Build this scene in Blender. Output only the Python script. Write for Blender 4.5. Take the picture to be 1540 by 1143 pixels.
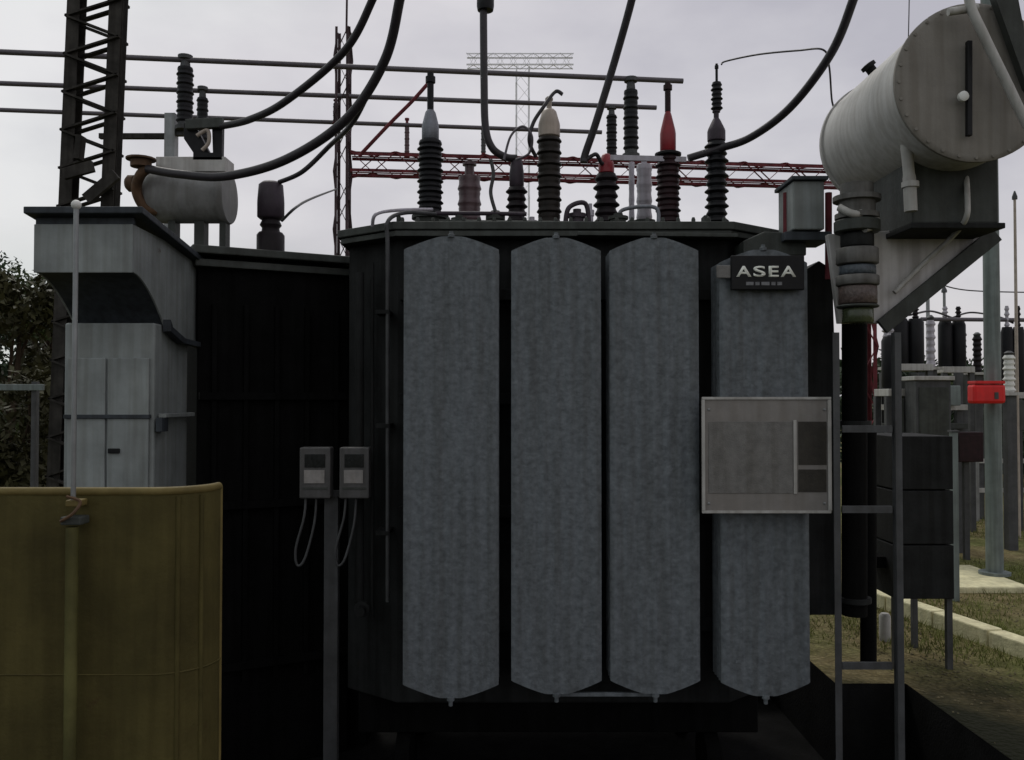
import bpy, math, random
from mathutils import Vector, Matrix
random.seed(7)
R = math.radians
scene = bpy.context.scene
col = scene.collection
for o in list(bpy.data.objects):
    bpy.data.objects.remove(o, do_unlink=True)

# ------------------------------------------------------------------ camera
EYE = 1.95; F = 1333.0; PITCH = math.atan(28.5/F)
cd = bpy.data.cameras.new('camera'); cam = bpy.data.objects.new('camera', cd); col.objects.link(cam)
cam.location = (0, 0, EYE); cam.rotation_euler = (R(90)+PITCH, 0, 0)
cd.sensor_fit = 'HORIZONTAL'; cd.sensor_width = 36; cd.lens = 36*F/1540
cd.clip_start = .05; cd.clip_end = 3000
scene.camera = cam

# ------------------------------------------------------------------ sky, sun, exposure
SUN_EL, SUN_AZ = R(52), R(-22)        # azimuth measured from +Y towards +X
w = bpy.data.worlds.new('World'); scene.world = w; w.use_nodes = True
nt = w.node_tree; nt.nodes.clear()
def N(t, tree, **kw):
    n = tree.nodes.new(t)
    for k, v in kw.items(): setattr(n, k, v)
    return n
out = N('ShaderNodeOutputWorld', nt); bg = N('ShaderNodeBackground', nt)
sky = N('ShaderNodeTexSky', nt, sky_type='NISHITA'); sky.sun_disc = False
sky.sun_elevation = SUN_EL; sky.sun_rotation = SUN_AZ; sky.dust_density = 3; sky.air_density = 1.2
tc = N('ShaderNodeTexCoord', nt); mp = N('ShaderNodeMapping', nt); mp.inputs['Scale'].default_value = (1.0, 1.0, 2.2)
mp.inputs['Location'].default_value = (.35, .2, 0)
nz = N('ShaderNodeTexNoise', nt); nz.inputs['Scale'].default_value = 1.7; nz.inputs['Detail'].default_value = 7; nz.inputs['Roughness'].default_value = .52
nz2 = N('ShaderNodeTexNoise', nt); nz2.inputs['Scale'].default_value = .9; nz2.inputs['Detail'].default_value = 2
rp = N('ShaderNodeValToRGB', nt)
rp.color_ramp.elements[0].position = .36; rp.color_ramp.elements[0].color = (4.8, 4.8, 5.25, 1)
rp.color_ramp.elements[1].position = .64; rp.color_ramp.elements[1].color = (7.9, 7.95, 8.05, 1)
rp2 = N('ShaderNodeValToRGB', nt)
rp2.color_ramp.elements[0].position = .36; rp2.color_ramp.elements[0].color = (.945, 1.0, .955, 1)
rp2.color_ramp.elements[1].position = .54; rp2.color_ramp.elements[1].color = (1.01, .975, .98, 1)
mul = N('ShaderNodeMix', nt, data_type='RGBA', blend_type='MULTIPLY'); mul.inputs['Factor'].default_value = 1
mx = N('ShaderNodeMix', nt, data_type='RGBA'); mx.inputs['Factor'].default_value = .88
L = nt.links.new
L(tc.outputs['Generated'], mp.inputs['Vector']); L(mp.outputs['Vector'], nz.inputs['Vector']); L(mp.outputs['Vector'], nz2.inputs['Vector'])
L(nz.outputs['Fac'], rp.inputs['Fac']); sxx = N('ShaderNodeSeparateXYZ', nt); L(tc.outputs['Generated'], sxx.inputs[0])
mad = N('ShaderNodeMath', nt, operation='MULTIPLY_ADD'); L(sxx.outputs['X'], mad.inputs[0]); mad.inputs[1].default_value = .33; L(nz2.outputs['Fac'], mad.inputs[2])
L(mad.outputs[0], rp2.inputs['Fac'])
L(rp.outputs['Color'], mul.inputs['A']); L(rp2.outputs['Color'], mul.inputs['B'])
L(sky.outputs['Color'], mx.inputs['A']); L(mul.outputs['Result'], mx.inputs['B'])
L(mx.outputs['Result'], bg.inputs['Color']); bg.inputs['Strength'].default_value = .101
L(bg.outputs['Background'], out.inputs['Surface'])
sd = bpy.data.lights.new('sun', 'SUN'); sd.energy = 1.1; sd.angle = R(14); sd.color = (1, .965, .91)
sun = bpy.data.objects.new('sun', sd); col.objects.link(sun)
sv = Vector((math.sin(SUN_AZ)*math.cos(SUN_EL), math.cos(SUN_AZ)*math.cos(SUN_EL), math.sin(SUN_EL)))
sun.rotation_euler = sv.to_track_quat('Z', 'Y').to_euler(); sun.location = sv*50
scene.view_settings.view_transform = 'Standard'; scene.view_settings.look = 'None'
scene.view_settings.exposure = 0; scene.view_settings.gamma = 1
scene.view_settings.use_curve_mapping = False
scene.render.resolution_x = 1024; scene.render.resolution_y = 760
scene.render.engine = 'CYCLES'

# ------------------------------------------------------------------ measuring helpers
def P(px, py, Y):
    """world point seen at photograph position (px, py) at distance Y"""
    dx = (px-770)/F; dy = (571.5-py)/F
    d = Vector((dx, math.cos(PITCH)-dy*math.sin(PITCH), math.sin(PITCH)+dy*math.cos(PITCH)))
    t = Y/d.y
    return Vector((0, 0, EYE)) + d*t
def S(n, Y): return n*Y/F

# ------------------------------------------------------------------ materials
def pm(name, c, rough=.55, metal=0.0, var=.25, scale=5.0, streak=.25, rust=0.0, rustcol=(.09, .035, .015), bump=.08, fine=60.0, spec=.4, tint=(.0,.0,.0)):
    m = bpy.data.materials.new(name); m.use_nodes = True; t = m.node_tree; t.nodes.clear()
    L = t.links.new
    o = N('ShaderNodeOutputMaterial', t); b = N('ShaderNodeBsdfPrincipled', t)
    L(b.outputs['BSDF'], o.inputs['Surface'])
    tc = N('ShaderNodeTexCoord', t)
    oi = N('ShaderNodeObjectInfo', t); ofs = N('ShaderNodeVectorMath', t, operation='SCALE')
    cmb = N('ShaderNodeCombineXYZ', t)
    for k in 'XYZ': L(oi.outputs['Random'], cmb.inputs[k])
    L(cmb.outputs[0], ofs.inputs[0]); ofs.inputs['Scale'].default_value = 13.0
    add = N('ShaderNodeVectorMath', t, operation='ADD'); L(tc.outputs['Object'], add.inputs[0]); L(ofs.outputs[0], add.inputs[1])
    n1 = N('ShaderNodeTexNoise', t); n1.inputs['Scale'].default_value = scale; n1.inputs['Detail'].default_value = 6; n1.inputs['Roughness'].default_value = .62
    L(add.outputs[0], n1.inputs['Vector'])
    r1 = N('ShaderNodeValToRGB', t); e = r1.color_ramp.elements
    e[0].position = .3; e[1].position = .72
    e[0].color = tuple(max(0, x*(1-var)-tint[i]) for i, x in enumerate(c))+(1,)
    e[1].color = tuple(min(1, x*(1+var)+tint[i]) for i, x in enumerate(c))+(1,)
    L(n1.outputs['Fac'], r1.inputs['Fac'])
    cur = r1.outputs['Color']
    if streak > 0:
        mp = N('ShaderNodeMapping', t); mp.inputs['Scale'].default_value = (14, 14, .7); L(add.outputs[0], mp.inputs['Vector'])
        n2 = N('ShaderNodeTexNoise', t); n2.inputs['Scale'].default_value = 1.6; n2.inputs['Detail'].default_value = 4; L(mp.outputs['Vector'], n2.inputs['Vector'])
        r2 = N('ShaderNodeValToRGB', t); r2.color_ramp.elements[0].position = .36; r2.color_ramp.elements[1].position = .6
        s = 1-streak; r2.color_ramp.elements[0].color = (s, s*.98, s*.95, 1); r2.color_ramp.elements[1].color = (1, 1, 1, 1)
        L(n2.outputs['Fac'], r2.inputs['Fac'])
        mu = N('ShaderNodeMix', t, data_type='RGBA', blend_type='MULTIPLY'); mu.inputs['Factor'].default_value = 1
        L(cur, mu.inputs['A']); L(r2.outputs['Color'], mu.inputs['B']); cur = mu.outputs['Result']
    if rust > 0:
        n3 = N('ShaderNodeTexNoise', t); n3.inputs['Scale'].default_value = scale*1.7; n3.inputs['Detail'].default_value = 8; n3.inputs['Roughness'].default_value = .7
        L(add.outputs[0], n3.inputs['Vector'])
        r3 = N('ShaderNodeValToRGB', t); r3.color_ramp.elements[0].position = .72-rust*.35; r3.color_ramp.elements[1].position = .80-rust*.25
        L(n3.outputs['Fac'], r3.inputs['Fac'])
        mr = N('ShaderNodeMix', t, data_type='RGBA'); mr.inputs['B'].default_value = rustcol+(1,)
        L(r3.outputs['Color'], mr.inputs['Factor']); L(cur, mr.inputs['A']); cur = mr.outputs['Result']
    L(cur, b.inputs['Base Color'])
    n4 = N('ShaderNodeTexNoise', t); n4.inputs['Scale'].default_value = fine; n4.inputs['Detail'].default_value = 5; L(add.outputs[0], n4.inputs['Vector'])
    mr2 = N('ShaderNodeMapRange', t); mr2.inputs['To Min'].default_value = max(.05, rough-.15); mr2.inputs['To Max'].default_value = min(1, rough+.15)
    L(n4.outputs['Fac'], mr2.inputs['Value']); L(mr2.outputs[0], b.inputs['Roughness'])
    b.inputs['Metallic'].default_value = metal; b.inputs['Specular IOR Level'].default_value = spec
    if bump > 0:
        bp = N('ShaderNodeBump', t); bp.inputs['Strength'].default_value = bump; bp.inputs['Distance'].default_value = .02
        L(n4.outputs['Fac'], bp.inputs['Height']); L(bp.outputs['Normal'], b.inputs['Normal'])
    return m

M = {}
M['radiator'] = pm('radiator_paint', (.130, .144, .156), .62, var=.30, scale=24, streak=.2, rust=.16, rustcol=(.098, .082, .068), bump=.3, fine=42, spec=.2)
M['tank'] = pm('tank_paint', (.020, .021, .021), .75, var=.35, scale=4, streak=.3, rust=.1, rustcol=(.03, .016, .01), bump=.1, spec=.12)
M['dark_steel'] = pm('near_black_steel', (.006, .006, .006), .85, var=.35, scale=4, streak=.3, bump=.1, spec=.06)  # near-black steel, tone lowered to blacken the area under the transformer
M['cover'] = pm('cover_paint', (.055, .060, .055), .6, var=.3, scale=6, streak=.2, rust=.2, rustcol=(.045, .028, .018), spec=.2)
M['kiosk'] = pm('kiosk_paint', (.235, .256, .252), .5, var=.26, scale=3.0, streak=.22, rust=.05, rustcol=(.09, .07, .05), bump=.06, spec=.3)
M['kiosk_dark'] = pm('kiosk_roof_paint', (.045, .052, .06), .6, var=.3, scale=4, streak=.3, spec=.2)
M['conservator'] = pm('conservator_paint', (.45, .44, .425), .5, var=.14, scale=3, streak=.2, rust=.03, rustcol=(.13, .10, .075), bump=.05, spec=.3)
M['endplate'] = pm('end_plate_paint', (.215, .200, .178), .6, var=.14, scale=4, streak=.18, rust=.04, rustcol=(.09, .075, .055), bump=.08, spec=.2)
M['gusset'] = pm('gusset_paint', (.54, .52, .51), .6, var=.18, scale=4, streak=.25, rust=.05, rustcol=(.12, .085, .06), spec=.2)
M['relay'] = pm('relay_paint', (.13, .126, .12), .6, var=.3, scale=9, streak=.3, rust=.12, rustcol=(.09, .06, .04), spec=.2)
M['cap_grey'] = pm('small_drum_paint', (.22, .22, .215), .6, var=.2, scale=5, streak=.2, rust=.05, spec=.2)
M['lightpaint'] = pm('pale_paint', (.42, .41, .39), .5, var=.15, scale=8, streak=.25, bump=.04)
M['white'] = pm('white_paint', (.72, .72, .69), .5, var=.1, scale=8, streak=.15, bump=.02)
M['ochre'] = pm('ochre_paint', (.080, .066, .022), .7, var=.32, scale=3.2, streak=.18, rust=.22, rustcol=(.060, .036, .016), bump=.12, spec=.15)
M['ochre_rim'] = pm('worn_ochre_rim', (.15, .115, .04), .6, var=.25, scale=6, streak=.1, rust=.1, rustcol=(.09, .05, .02), spec=.2)
M['greenyellow'] = pm('yellow_green_paint', (.095, .088, .03), .6, var=.35, scale=5, streak=.2, spec=.2)
M['galv'] = pm('galvanised_steel', (.26, .27, .275), .5, metal=.4, var=.2, scale=7, streak=.2, bump=.04)
M['galvdark'] = pm('weathered_galvanised_steel', (.065, .067, .07), .6, metal=.2, var=.3, scale=7, streak=.2)
M['polegreen'] = pm('grey_green_pole_paint', (.16, .19, .185), .6, var=.2, scale=5, streak=.3, rust=.04)
M['tower'] = pm('rusty_tower_steel', (.040, .037, .033), .8, var=.5, scale=6, streak=.35, rust=.12, rustcol=(.06, .032, .02), spec=.15)
M['gantry'] = pm('red_brown_steel', (.15, .035, .042), .75, var=.4, scale=5, streak=.25, spec=.15)
M['column'] = pm('grey_brown_steel', (.085, .060, .066), .75, var=.4, scale=5, streak=.25, spec=.15)
M['gantry_haze'] = pm('haze_pale_steel', (.78, .78, .82), .6, var=.05, scale=2, streak=0, bump=0)  # distance haze put into the pale colour of the far gantry
M['bus'] = pm('bus_tube_aluminium', (.11, .10, .115), .55, metal=.2, var=.15, scale=3, streak=.05, bump=0)
M['cable'] = pm('black_cable_sheath', (.026, .022, .026), .5, var=.25, scale=20, streak=0, bump=.05)
M['porc_dark'] = pm('dark_glazed_porcelain', (.010, .006, .008), .5, var=.35, scale=14, streak=.25, bump=.02, spec=.22)
M['porc_black'] = pm('black_glazed_porcelain', (.007, .007, .009), .5, var=.3, scale=14, streak=.2, bump=.02, spec=.22)
M['porc_brown'] = pm('brown_glazed_porcelain', (.013, .009, .006), .5, var=.35, scale=14, streak=.3, bump=.02, spec=.22)
M['porc_red'] = pm('maroon_glazed_porcelain', (.020, .006, .008), .5, var=.35, scale=14, streak=.3, bump=.02, spec=.22)
M['red'] = pm('red_cap_paint', (.24, .014, .022), .4, var=.2, scale=10, streak=.2, bump=.03)
M['signred'] = pm('bright_red_paint', (.62, .012, .012), .45, var=.15, scale=6, streak=.1, bump=.02)
M['cream'] = pm('cream_cap', (.40, .34, .29), .5, var=.18, scale=10, streak=.25, bump=.03)
M['greycap'] = pm('grey_cap', (.19, .20, .23), .45, metal=.2, var=.2, scale=10, streak=.2)
M['purple'] = pm('purple_grey_cap', (.040, .028, .040), .6, var=.25, scale=10, streak=.2)
M['pinkgrey'] = pm('pink_grey_porcelain', (.10, .06, .068), .4, var=.2, scale=10, streak=.25)
M['palegrey'] = pm('pale_grey_porcelain', (.42, .40, .45), .4, var=.12, scale=10, streak=.2)
M['black'] = pm('black_enamel', (.008, .008, .009), .5, var=.2, scale=10, streak=.1, bump=.02, spec=.2)
M['rustpipe'] = pm('rusty_brown_valve', (.10, .055, .028), .75, var=.4, scale=12, streak=.2, rust=.3, rustcol=(.13, .055, .02))
M['plate'] = pm('nameplate_metal', (.205, .192, .180), .5, metal=.05, var=.12, scale=9, streak=.12, rust=.04, rustcol=(.11, .09, .07), bump=.04)
M['plate_in'] = pm('engraved_plate', (.155, .150, .142), .55, metal=.05, var=.22, scale=22, streak=.2, bump=.15, fine=150)
M['plate_dk'] = pm('dark_diagram_plate', (.03, .026, .02), .6, var=.35, scale=16, streak=.1)
M['letter'] = pm('white_letters', (.80, .81, .74), .5, var=.08, scale=20, streak=0, bump=0)
M['letter_dim'] = pm('worn_grey_letters', (.16, .16, .17), .6, var=.4, scale=40, streak=0, bump=0)
M['glass'] = pm('meter_window', (.012, .014, .015), .15, var=.2, scale=8, streak=0, bump=0, spec=.5)
M['meter'] = pm('meter_case', (.075, .073, .073), .5, var=.2, scale=12, streak=.25, bump=.03)
M['meterlabel'] = pm('meter_label', (.25, .235, .225), .6, var=.2, scale=25, streak=.15, bump=.02)
M['concrete'] = pm('concrete', (.66, .62, .40), .9, var=.25, scale=6, streak=.12, bump=.4, fine=45, spec=.2)
M['pit'] = pm('pit_shade_black', (.010, .010, .010), .95, var=.4, scale=4, streak=.1, bump=.3, spec=.05)  # near-black so the added pit reads as deep shade
M['gel_blue'] = pm('blue_silica_gel', (.06, .072, .085), .4, var=.4, scale=50, streak=0, bump=.3)
M['gel_red'] = pm('orange_silica_gel', (.085, .062, .055), .4, var=.4, scale=50, streak=0, bump=.3)
M['gel_green'] = pm('green_oil_cup', (.05, .06, .03), .25, var=.3, scale=20, streak=0)
M['bark'] = pm('bark', (.055, .04, .028), .9, var=.4, scale=8, streak=.4, bump=.6, fine=20, spec=.1)
M['leaf'] = pm('green_leaf', (.050, .066, .024), .6, var=.5, scale=1.6, streak=0, bump=0, spec=.2, tint=(.004, .004, .0))
M['leaf2'] = pm('brown_green_leaf', (.046, .044, .018), .6, var=.6, scale=1.4, streak=0, bump=0, spec=.2)
M['leafd'] = pm('dark_leaf', (.030, .048, .024), .6, var=.5, scale=1.2, streak=0, bump=0, spec=.2)
M['grass'] = pm('dry_grass', (.165, .18, .055), .8, var=.4, scale=2.0, streak=0, bump=0, spec=.1)
M['stone'] = pm('gravel_stone', (.13, .112, .068), .9, var=.35, scale=3.5, streak=0, bump=.2, spec=.15)

# ground: earth, gravel and thin grass mixed
SHADE_X, SHADE_Y = 3.05, 5.75      # edge of the shade painted into the ground beside the pit
def ground_mat():
    m = bpy.data.materials.new('ground_earth'); m.use_nodes = True; t = m.node_tree; b = t.nodes['Principled BSDF']; L = t.links.new
    tc = N('ShaderNodeTexCoord', t)
    def noise(s, d=6, r=.6):
        n = N('ShaderNodeTexNoise', t); n.inputs['Scale'].default_value = s; n.inputs['Detail'].default_value = d; n.inputs['Roughness'].default_value = r
        L(tc.outputs['Object'], n.inputs['Vector']); return n
    def ramp(n, a, ca, bb, cb):
        r = N('ShaderNodeValToRGB', t); r.color_ramp.elements[0].position = a; r.color_ramp.elements[0].color = ca+(1,)
        r.color_ramp.elements[1].position = bb; r.color_ramp.elements[1].color = cb+(1,); L(n.outputs.get('Fac') or n.outputs['Distance'], r.inputs['Fac']); return r
    big = noise(.55); mid = noise(6); vor = N('ShaderNodeTexVoronoi', t); vor.inputs['Scale'].default_value = 28; L(tc.outputs['Object'], vor.inputs['Vector'])
    g = ramp(mid, .3, (.095, .105, .032), .7, (.20, .21, .075)); e = ramp(mid, .3, (.14, .110, .050), .7, (.29, .24, .125))
    k = ramp(big, .42, (0, 0, 0), .58, (1, 1, 1))
    mx = N('ShaderNodeMix', t, data_type='RGBA'); L(k.outputs['Color'], mx.inputs['Factor']); L(g.outputs['Color'], mx.inputs['A']); L(e.outputs['Color'], mx.inputs['B'])
    v2 = ramp(vor, 0, (1.15, 1.15, 1.12), .6, (.62, .62, .62))
    mu = N('ShaderNodeMix', t, data_type='RGBA', blend_type='MULTIPLY'); mu.inputs['Factor'].default_value = .8
    L(mx.outputs['Result'], mu.inputs['A']); L(v2.outputs['Color'], mu.inputs['B']); sx = N('ShaderNodeSeparateXYZ', t); L(tc.outputs['Object'], sx.inputs[0])
    def mth(op, a, b_):
        n = N('ShaderNodeMath', t, operation=op)
        for i_, q in enumerate((a, b_)):
            if isinstance(q, (int, float)): n.inputs[i_].default_value = q
            else: L(q, n.inputs[i_])
        return n.outputs[0]
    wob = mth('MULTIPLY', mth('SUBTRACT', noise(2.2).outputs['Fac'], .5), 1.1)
    dist = mth('MAXIMUM', mth('SUBTRACT', sx.outputs['X'], SHADE_X), mth('MULTIPLY', mth('SUBTRACT', sx.outputs['Y'], SHADE_Y), .8))
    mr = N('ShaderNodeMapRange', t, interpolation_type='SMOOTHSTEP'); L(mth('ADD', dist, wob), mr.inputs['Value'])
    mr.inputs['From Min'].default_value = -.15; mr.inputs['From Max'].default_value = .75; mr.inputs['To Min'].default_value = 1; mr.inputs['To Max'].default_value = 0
    shade_mix = N('ShaderNodeMix', t, data_type='RGBA'); L(mr.outputs[0], shade_mix.inputs['Factor']); L(mu.outputs['Result'], shade_mix.inputs['A']); shade_mix.inputs['B'].default_value = (.014, .015, .008, 1)  # soft shade mixed into the ground colour near the pit
    L(shade_mix.outputs['Result'], b.inputs['Base Color'])
    b.inputs['Roughness'].default_value = .95; b.inputs['Specular IOR Level'].default_value = .1
    bp = N('ShaderNodeBump', t); bp.inputs['Strength'].default_value = .7; bp.inputs['Distance'].default_value = .03
    L(vor.outputs['Distance'], bp.inputs['Height']); bp.invert = True; L(bp.outputs['Normal'], b.inputs['Normal'])
    return m
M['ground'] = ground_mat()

# ------------------------------------------------------------------ mesh builder
ORG = {}
def tag(o, label=None, cat=None, group=None, kind=None):
    if label: o['label'] = label
    if cat: o['category'] = cat
    if group: o['group'] = group
    if kind: o['kind'] = kind
    return o
def thing(name, label, cat, loc, group=None):
    o = bpy.data.objects.new(name, None); col.objects.link(o); o.location = loc
    o.empty_display_size = .1
    ORG[o.name] = Vector(loc)
    return tag(o, label, cat, group)
def frame(d):
    d = d.normalized(); up = Vector((0, 0, 1)) if abs(d.z) < .95 else Vector((0, 1, 0))
    u = d.cross(up).normalized(); v = u.cross(d).normalized()
    return u, v, d
class MB:
    def __init__(s): s.v = []; s.f = []; s.sm = []
    def quadbox(s, c, u, v, n, sx, sy, sz):
        b = len(s.v)
        for k in (-1, 1):
            for j in (-1, 1):
                for i in (-1, 1): s.v.append(c+u*(i*sx/2)+v*(j*sy/2)+n*(k*sz/2))
        for q in ((0, 2, 3, 1), (4, 5, 7, 6), (0, 1, 5, 4), (2, 6, 7, 3), (0, 4, 6, 2), (1, 3, 7, 5)):
            s.f.append([b+i for i in q]); s.sm.append(False)
        return s
    def box(s, x0, x1, y0, y1, z0, z1):
        return s.quadbox(Vector(((x0+x1)/2, (y0+y1)/2, (z0+z1)/2)), Vector((1, 0, 0)), Vector((0, 1, 0)), Vector((0, 0, 1)), x1-x0, y1-y0, z1-z0)
    def bar(s, a, b, w, h=None, ang=0):
        a = Vector(a); b = Vector(b); u, v, d = frame(b-a)
        if ang: u, v = u*math.cos(ang)+v*math.sin(ang), v*math.cos(ang)-u*math.sin(ang)
        return s.quadbox((a+b)/2, u, v, d, w, h or w, (b-a).length)
    def angle(s, a, b, w, t, su=1, sv=1):
        a = Vector(a); b = Vector(b); u, v, d = frame(b-a); L = (b-a).length; c = (a+b)/2
        s.quadbox(c+u*(su*w/2), u, v, d, w, t, L)
        return s.quadbox(c+v*(sv*(w/2+t/2+.0005)), u, v, d, t, w-t, L)
    def tube(s, pts, r, seg=12, caps=True):
        pts = [Vector(p) for p in pts]; n = len(pts); b = len(s.v)
        rr = r if isinstance(r, (list, tuple)) else [r]*n
        pu = None
        for i, p in enumerate(pts):
            d = (pts[min(i+1, n-1)]-pts[max(i-1, 0)]).normalized()
            if pu is None: u, v, _ = frame(d)
            else:
                u = pu-d*pu.dot(d); u = u.normalized() if u.length > 1e-6 else frame(d)[0]; v = u.cross(d).normalized()*-1
            pu = u; v = d.cross(u).normalized()
            for k in range(seg):
                a = 2*math.pi*k/seg; s.v.append(p+(u*math.cos(a)+v*math.sin(a))*rr[i])
        for i in range(n-1):
            for k in range(seg):
                k2 = (k+1) % seg
                s.f.append([b+i*seg+k, b+i*seg+k2, b+(i+1)*seg+k2, b+(i+1)*seg+k]); s.sm.append(True)
        if caps:
            s.f.append([b+k for k in range(seg)][::-1]); s.sm.append(False)
            s.f.append([b+(n-1)*seg+k for k in range(seg)]); s.sm.append(False)
        return s
    def cyl(s, a, b, r, seg=20): return s.tube([a, b], r, seg)
    def lathe(s, o, prof, seg=24, axis=(0, 0, 1)):
        """prof: (radius, height along axis)"""
        o = Vector(o); ax = Vector(axis).normalized(); u, v, _ = frame(ax); b = len(s.v); n = len(prof)
        for r, h in prof:
            for k in range(seg):
                a = 2*math.pi*k/seg; s.v.append(o+ax*h+(u*math.cos(a)+v*math.sin(a))*max(r, 1e-4))
        for i in range(n-1):
            for k in range(seg):
                k2 = (k+1) % seg
                s.f.append([b+i*seg+k, b+i*seg+k2, b+(i+1)*seg+k2, b+(i+1)*seg+k]); s.sm.append(True)
        s.f.append([b+k for k in range(seg)][::-1]); s.sm.append(False)
        s.f.append([b+(n-1)*seg+k for k in range(seg)]); s.sm.append(False)
        return s
    def prism(s, poly, off):
        """poly: list of world points (planar), extruded by vector off"""
        off = Vector(off); b = len(s.v); n = len(poly)
        for p in poly: s.v.append(Vector(p))
        for p in poly: s.v.append(Vector(p)+off)
        s.f.append(list(range(b, b+n))[::-1]); s.sm.append(False)
        s.f.append(list(range(b+n, b+2*n))); s.sm.append(False)
        for i in range(n):
            j = (i+1) % n; s.f.append([b+i, b+j, b+n+j, b+n+i]); s.sm.append(False)
        return s
    def ball(s, c, r, seg=12, ring=8):
        return s.lathe(c, [(r*math.sin(math.pi*i/ring), -r*math.cos(math.pi*i/ring)) for i in range(ring+1)], seg)
    def build(s, name, mat, parent=None, bevel=0, label=None, smooth=True):
        o0 = ORG[parent.name] if parent else None
        if o0 is None:
            lo = Vector((min(v.x for v in s.v), min(v.y for v in s.v), min(v.z for v in s.v))); hi = Vector((max(v.x for v in s.v), max(v.y for v in s.v), max(v.z for v in s.v)))
            o0 = Vector(((lo.x+hi.x)/2, (lo.y+hi.y)/2, lo.z))
        me = bpy.data.meshes.new(name); me.from_pydata([tuple(v-o0) for v in s.v], [], s.f)
        me.materials.append(M[mat] if isinstance(mat, str) else mat)
        me.polygons.foreach_set('use_smooth', s.sm); me.update()
        import bmesh
        bm = bmesh.new(); bm.from_mesh(me); bmesh.ops.recalc_face_normals(bm, faces=bm.faces); bm.to_mesh(me); bm.free()
        if any(s.sm): me.set_sharp_from_angle(angle=R(50))
        o = bpy.data.objects.new(name, me); col.objects.link(o)
        if parent: o.parent = parent
        else: o.location = o0
        ORG[o.name] = o0
        if bevel:
            md = o.modifiers.new('bevel', 'BEVEL'); md.width = bevel; md.segments = 2; md.limit_method = 'ANGLE'; md.angle_limit = R(40)
        if label: o['label'] = label
        return o
def copy_tree(o, delta=None, parent=None):
    c = o.copy(); col.objects.link(c); ORG[c.name] = ORG[o.name].copy()
    if parent: c.parent = parent
    if delta is not None: c.location = o.location+Vector(delta)
    for ch in [x for x in bpy.data.objects if x.parent == o]: copy_tree(ch, None, c)
    return c
def spline(pts, n=10):
    pts = [Vector(p) for p in pts]; out = []
    for i in range(len(pts)-1):
        a = pts[max(i-1, 0)]; b = pts[i]; c = pts[i+1]; d = pts[min(i+2, len(pts)-1)]
        for k in range(n):
            t = k/n; out.append(.5*((2*b)+(c-a)*t+(2*a-5*b+4*c-d)*t*t+(-a+3*b-3*c+d)*t**3))
    out.append(pts[-1]); return out
def pxs(l): return [P(*q) for q in l]

# ------------------------------------------------------------------ the setting: ground with a sunken pit, added so its walls block the light
PX0, PX1, PY0, PY1, PZ = -3.0, 2.70, 4.15, 7.75, -.62
PXB, PYM = 2.22, 6.12
g = MB()
xs = [-600, PX0, PXB, PX1, 600]; ys = [-600, PY0, PYM, PY1, 1500]
vi = {}
for j, y in enumerate(ys):
    for i, x in enumerate(xs): vi[i, j] = len(g.v); g.v.append(Vector((x, y, 0)))
for j in range(4):
    for i in range(4):
        if (i, j) not in ((1, 1), (2, 1), (1, 2)): g.f.append([vi[i, j], vi[i+1, j], vi[i+1, j+1], vi[i, j+1]]); g.sm.append(False)
g_o = bpy.data.objects.new('origin', None); ORG['origin'] = Vector((0, 0, 0))
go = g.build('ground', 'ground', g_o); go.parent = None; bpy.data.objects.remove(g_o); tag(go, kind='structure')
p = MB()
p.box(PX0-.12, PX1+.12, PY0-.12, PY1+.12, PZ-.1, PZ)
p.box(PX0-.12, PX0, PY0-.12, PY1+.12, PZ+.001, -.004); p.box(PX1, PX1+.12, PY0-.12, PYM+.12, PZ+.001, -.004)
p.box(PX0+.001, PX1-.001, PY0-.12, PY0, PZ+.001, -.004); p.box(PX0+.001, PXB-.001, PY1, PY1+.12, PZ+.001, -.004)
p.box(PXB, PXB+.12, PYM+.121, PY1+.12, PZ+.001, -.004); p.box(PXB, PX1-.001, PYM, PYM+.12, PZ+.001, -.004)
tag(p.build('added_shade_pit', 'pit'), kind='structure')

# kerb of separate cast blocks along the right, and the pads behind
ka = Vector((3.52, 8.25, 0)); kb = Vector((3.97, 6.45, 0)); kd = (kb-ka).normalized(); kn = Vector((-kd.y, kd.x, 0))
kr = thing('kerb', 'pale concrete kerb of cast blocks running across the dry grass', 'kerb', ka)
for i in range(-1, 7):
    a = ka+kd*(i*.62+.008); b = ka+kd*((i+1)*.62-.008)
    dz = random.uniform(-.008, .008)
    mb = MB(); mb.quadbox((a+b)/2+Vector((0, 0, .045+dz)), kd, kn, Vector((0, 0, 1)), (b-a).length, .155+random.uniform(-.006, .006), .17)
    mb.build('kerb_block', 'concrete', kr, bevel=.012)
c0 = P(1478, 884, 9.25); 
sl = MB(); sl.box(c0.x-.55, c0.x+.34, 8.95, 10.15, -.05, .06); tag(sl.build('concrete_pad', 'concrete', bevel=.015), 'low pale concrete pad under the tall grey green pole', 'concrete pad')

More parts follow.
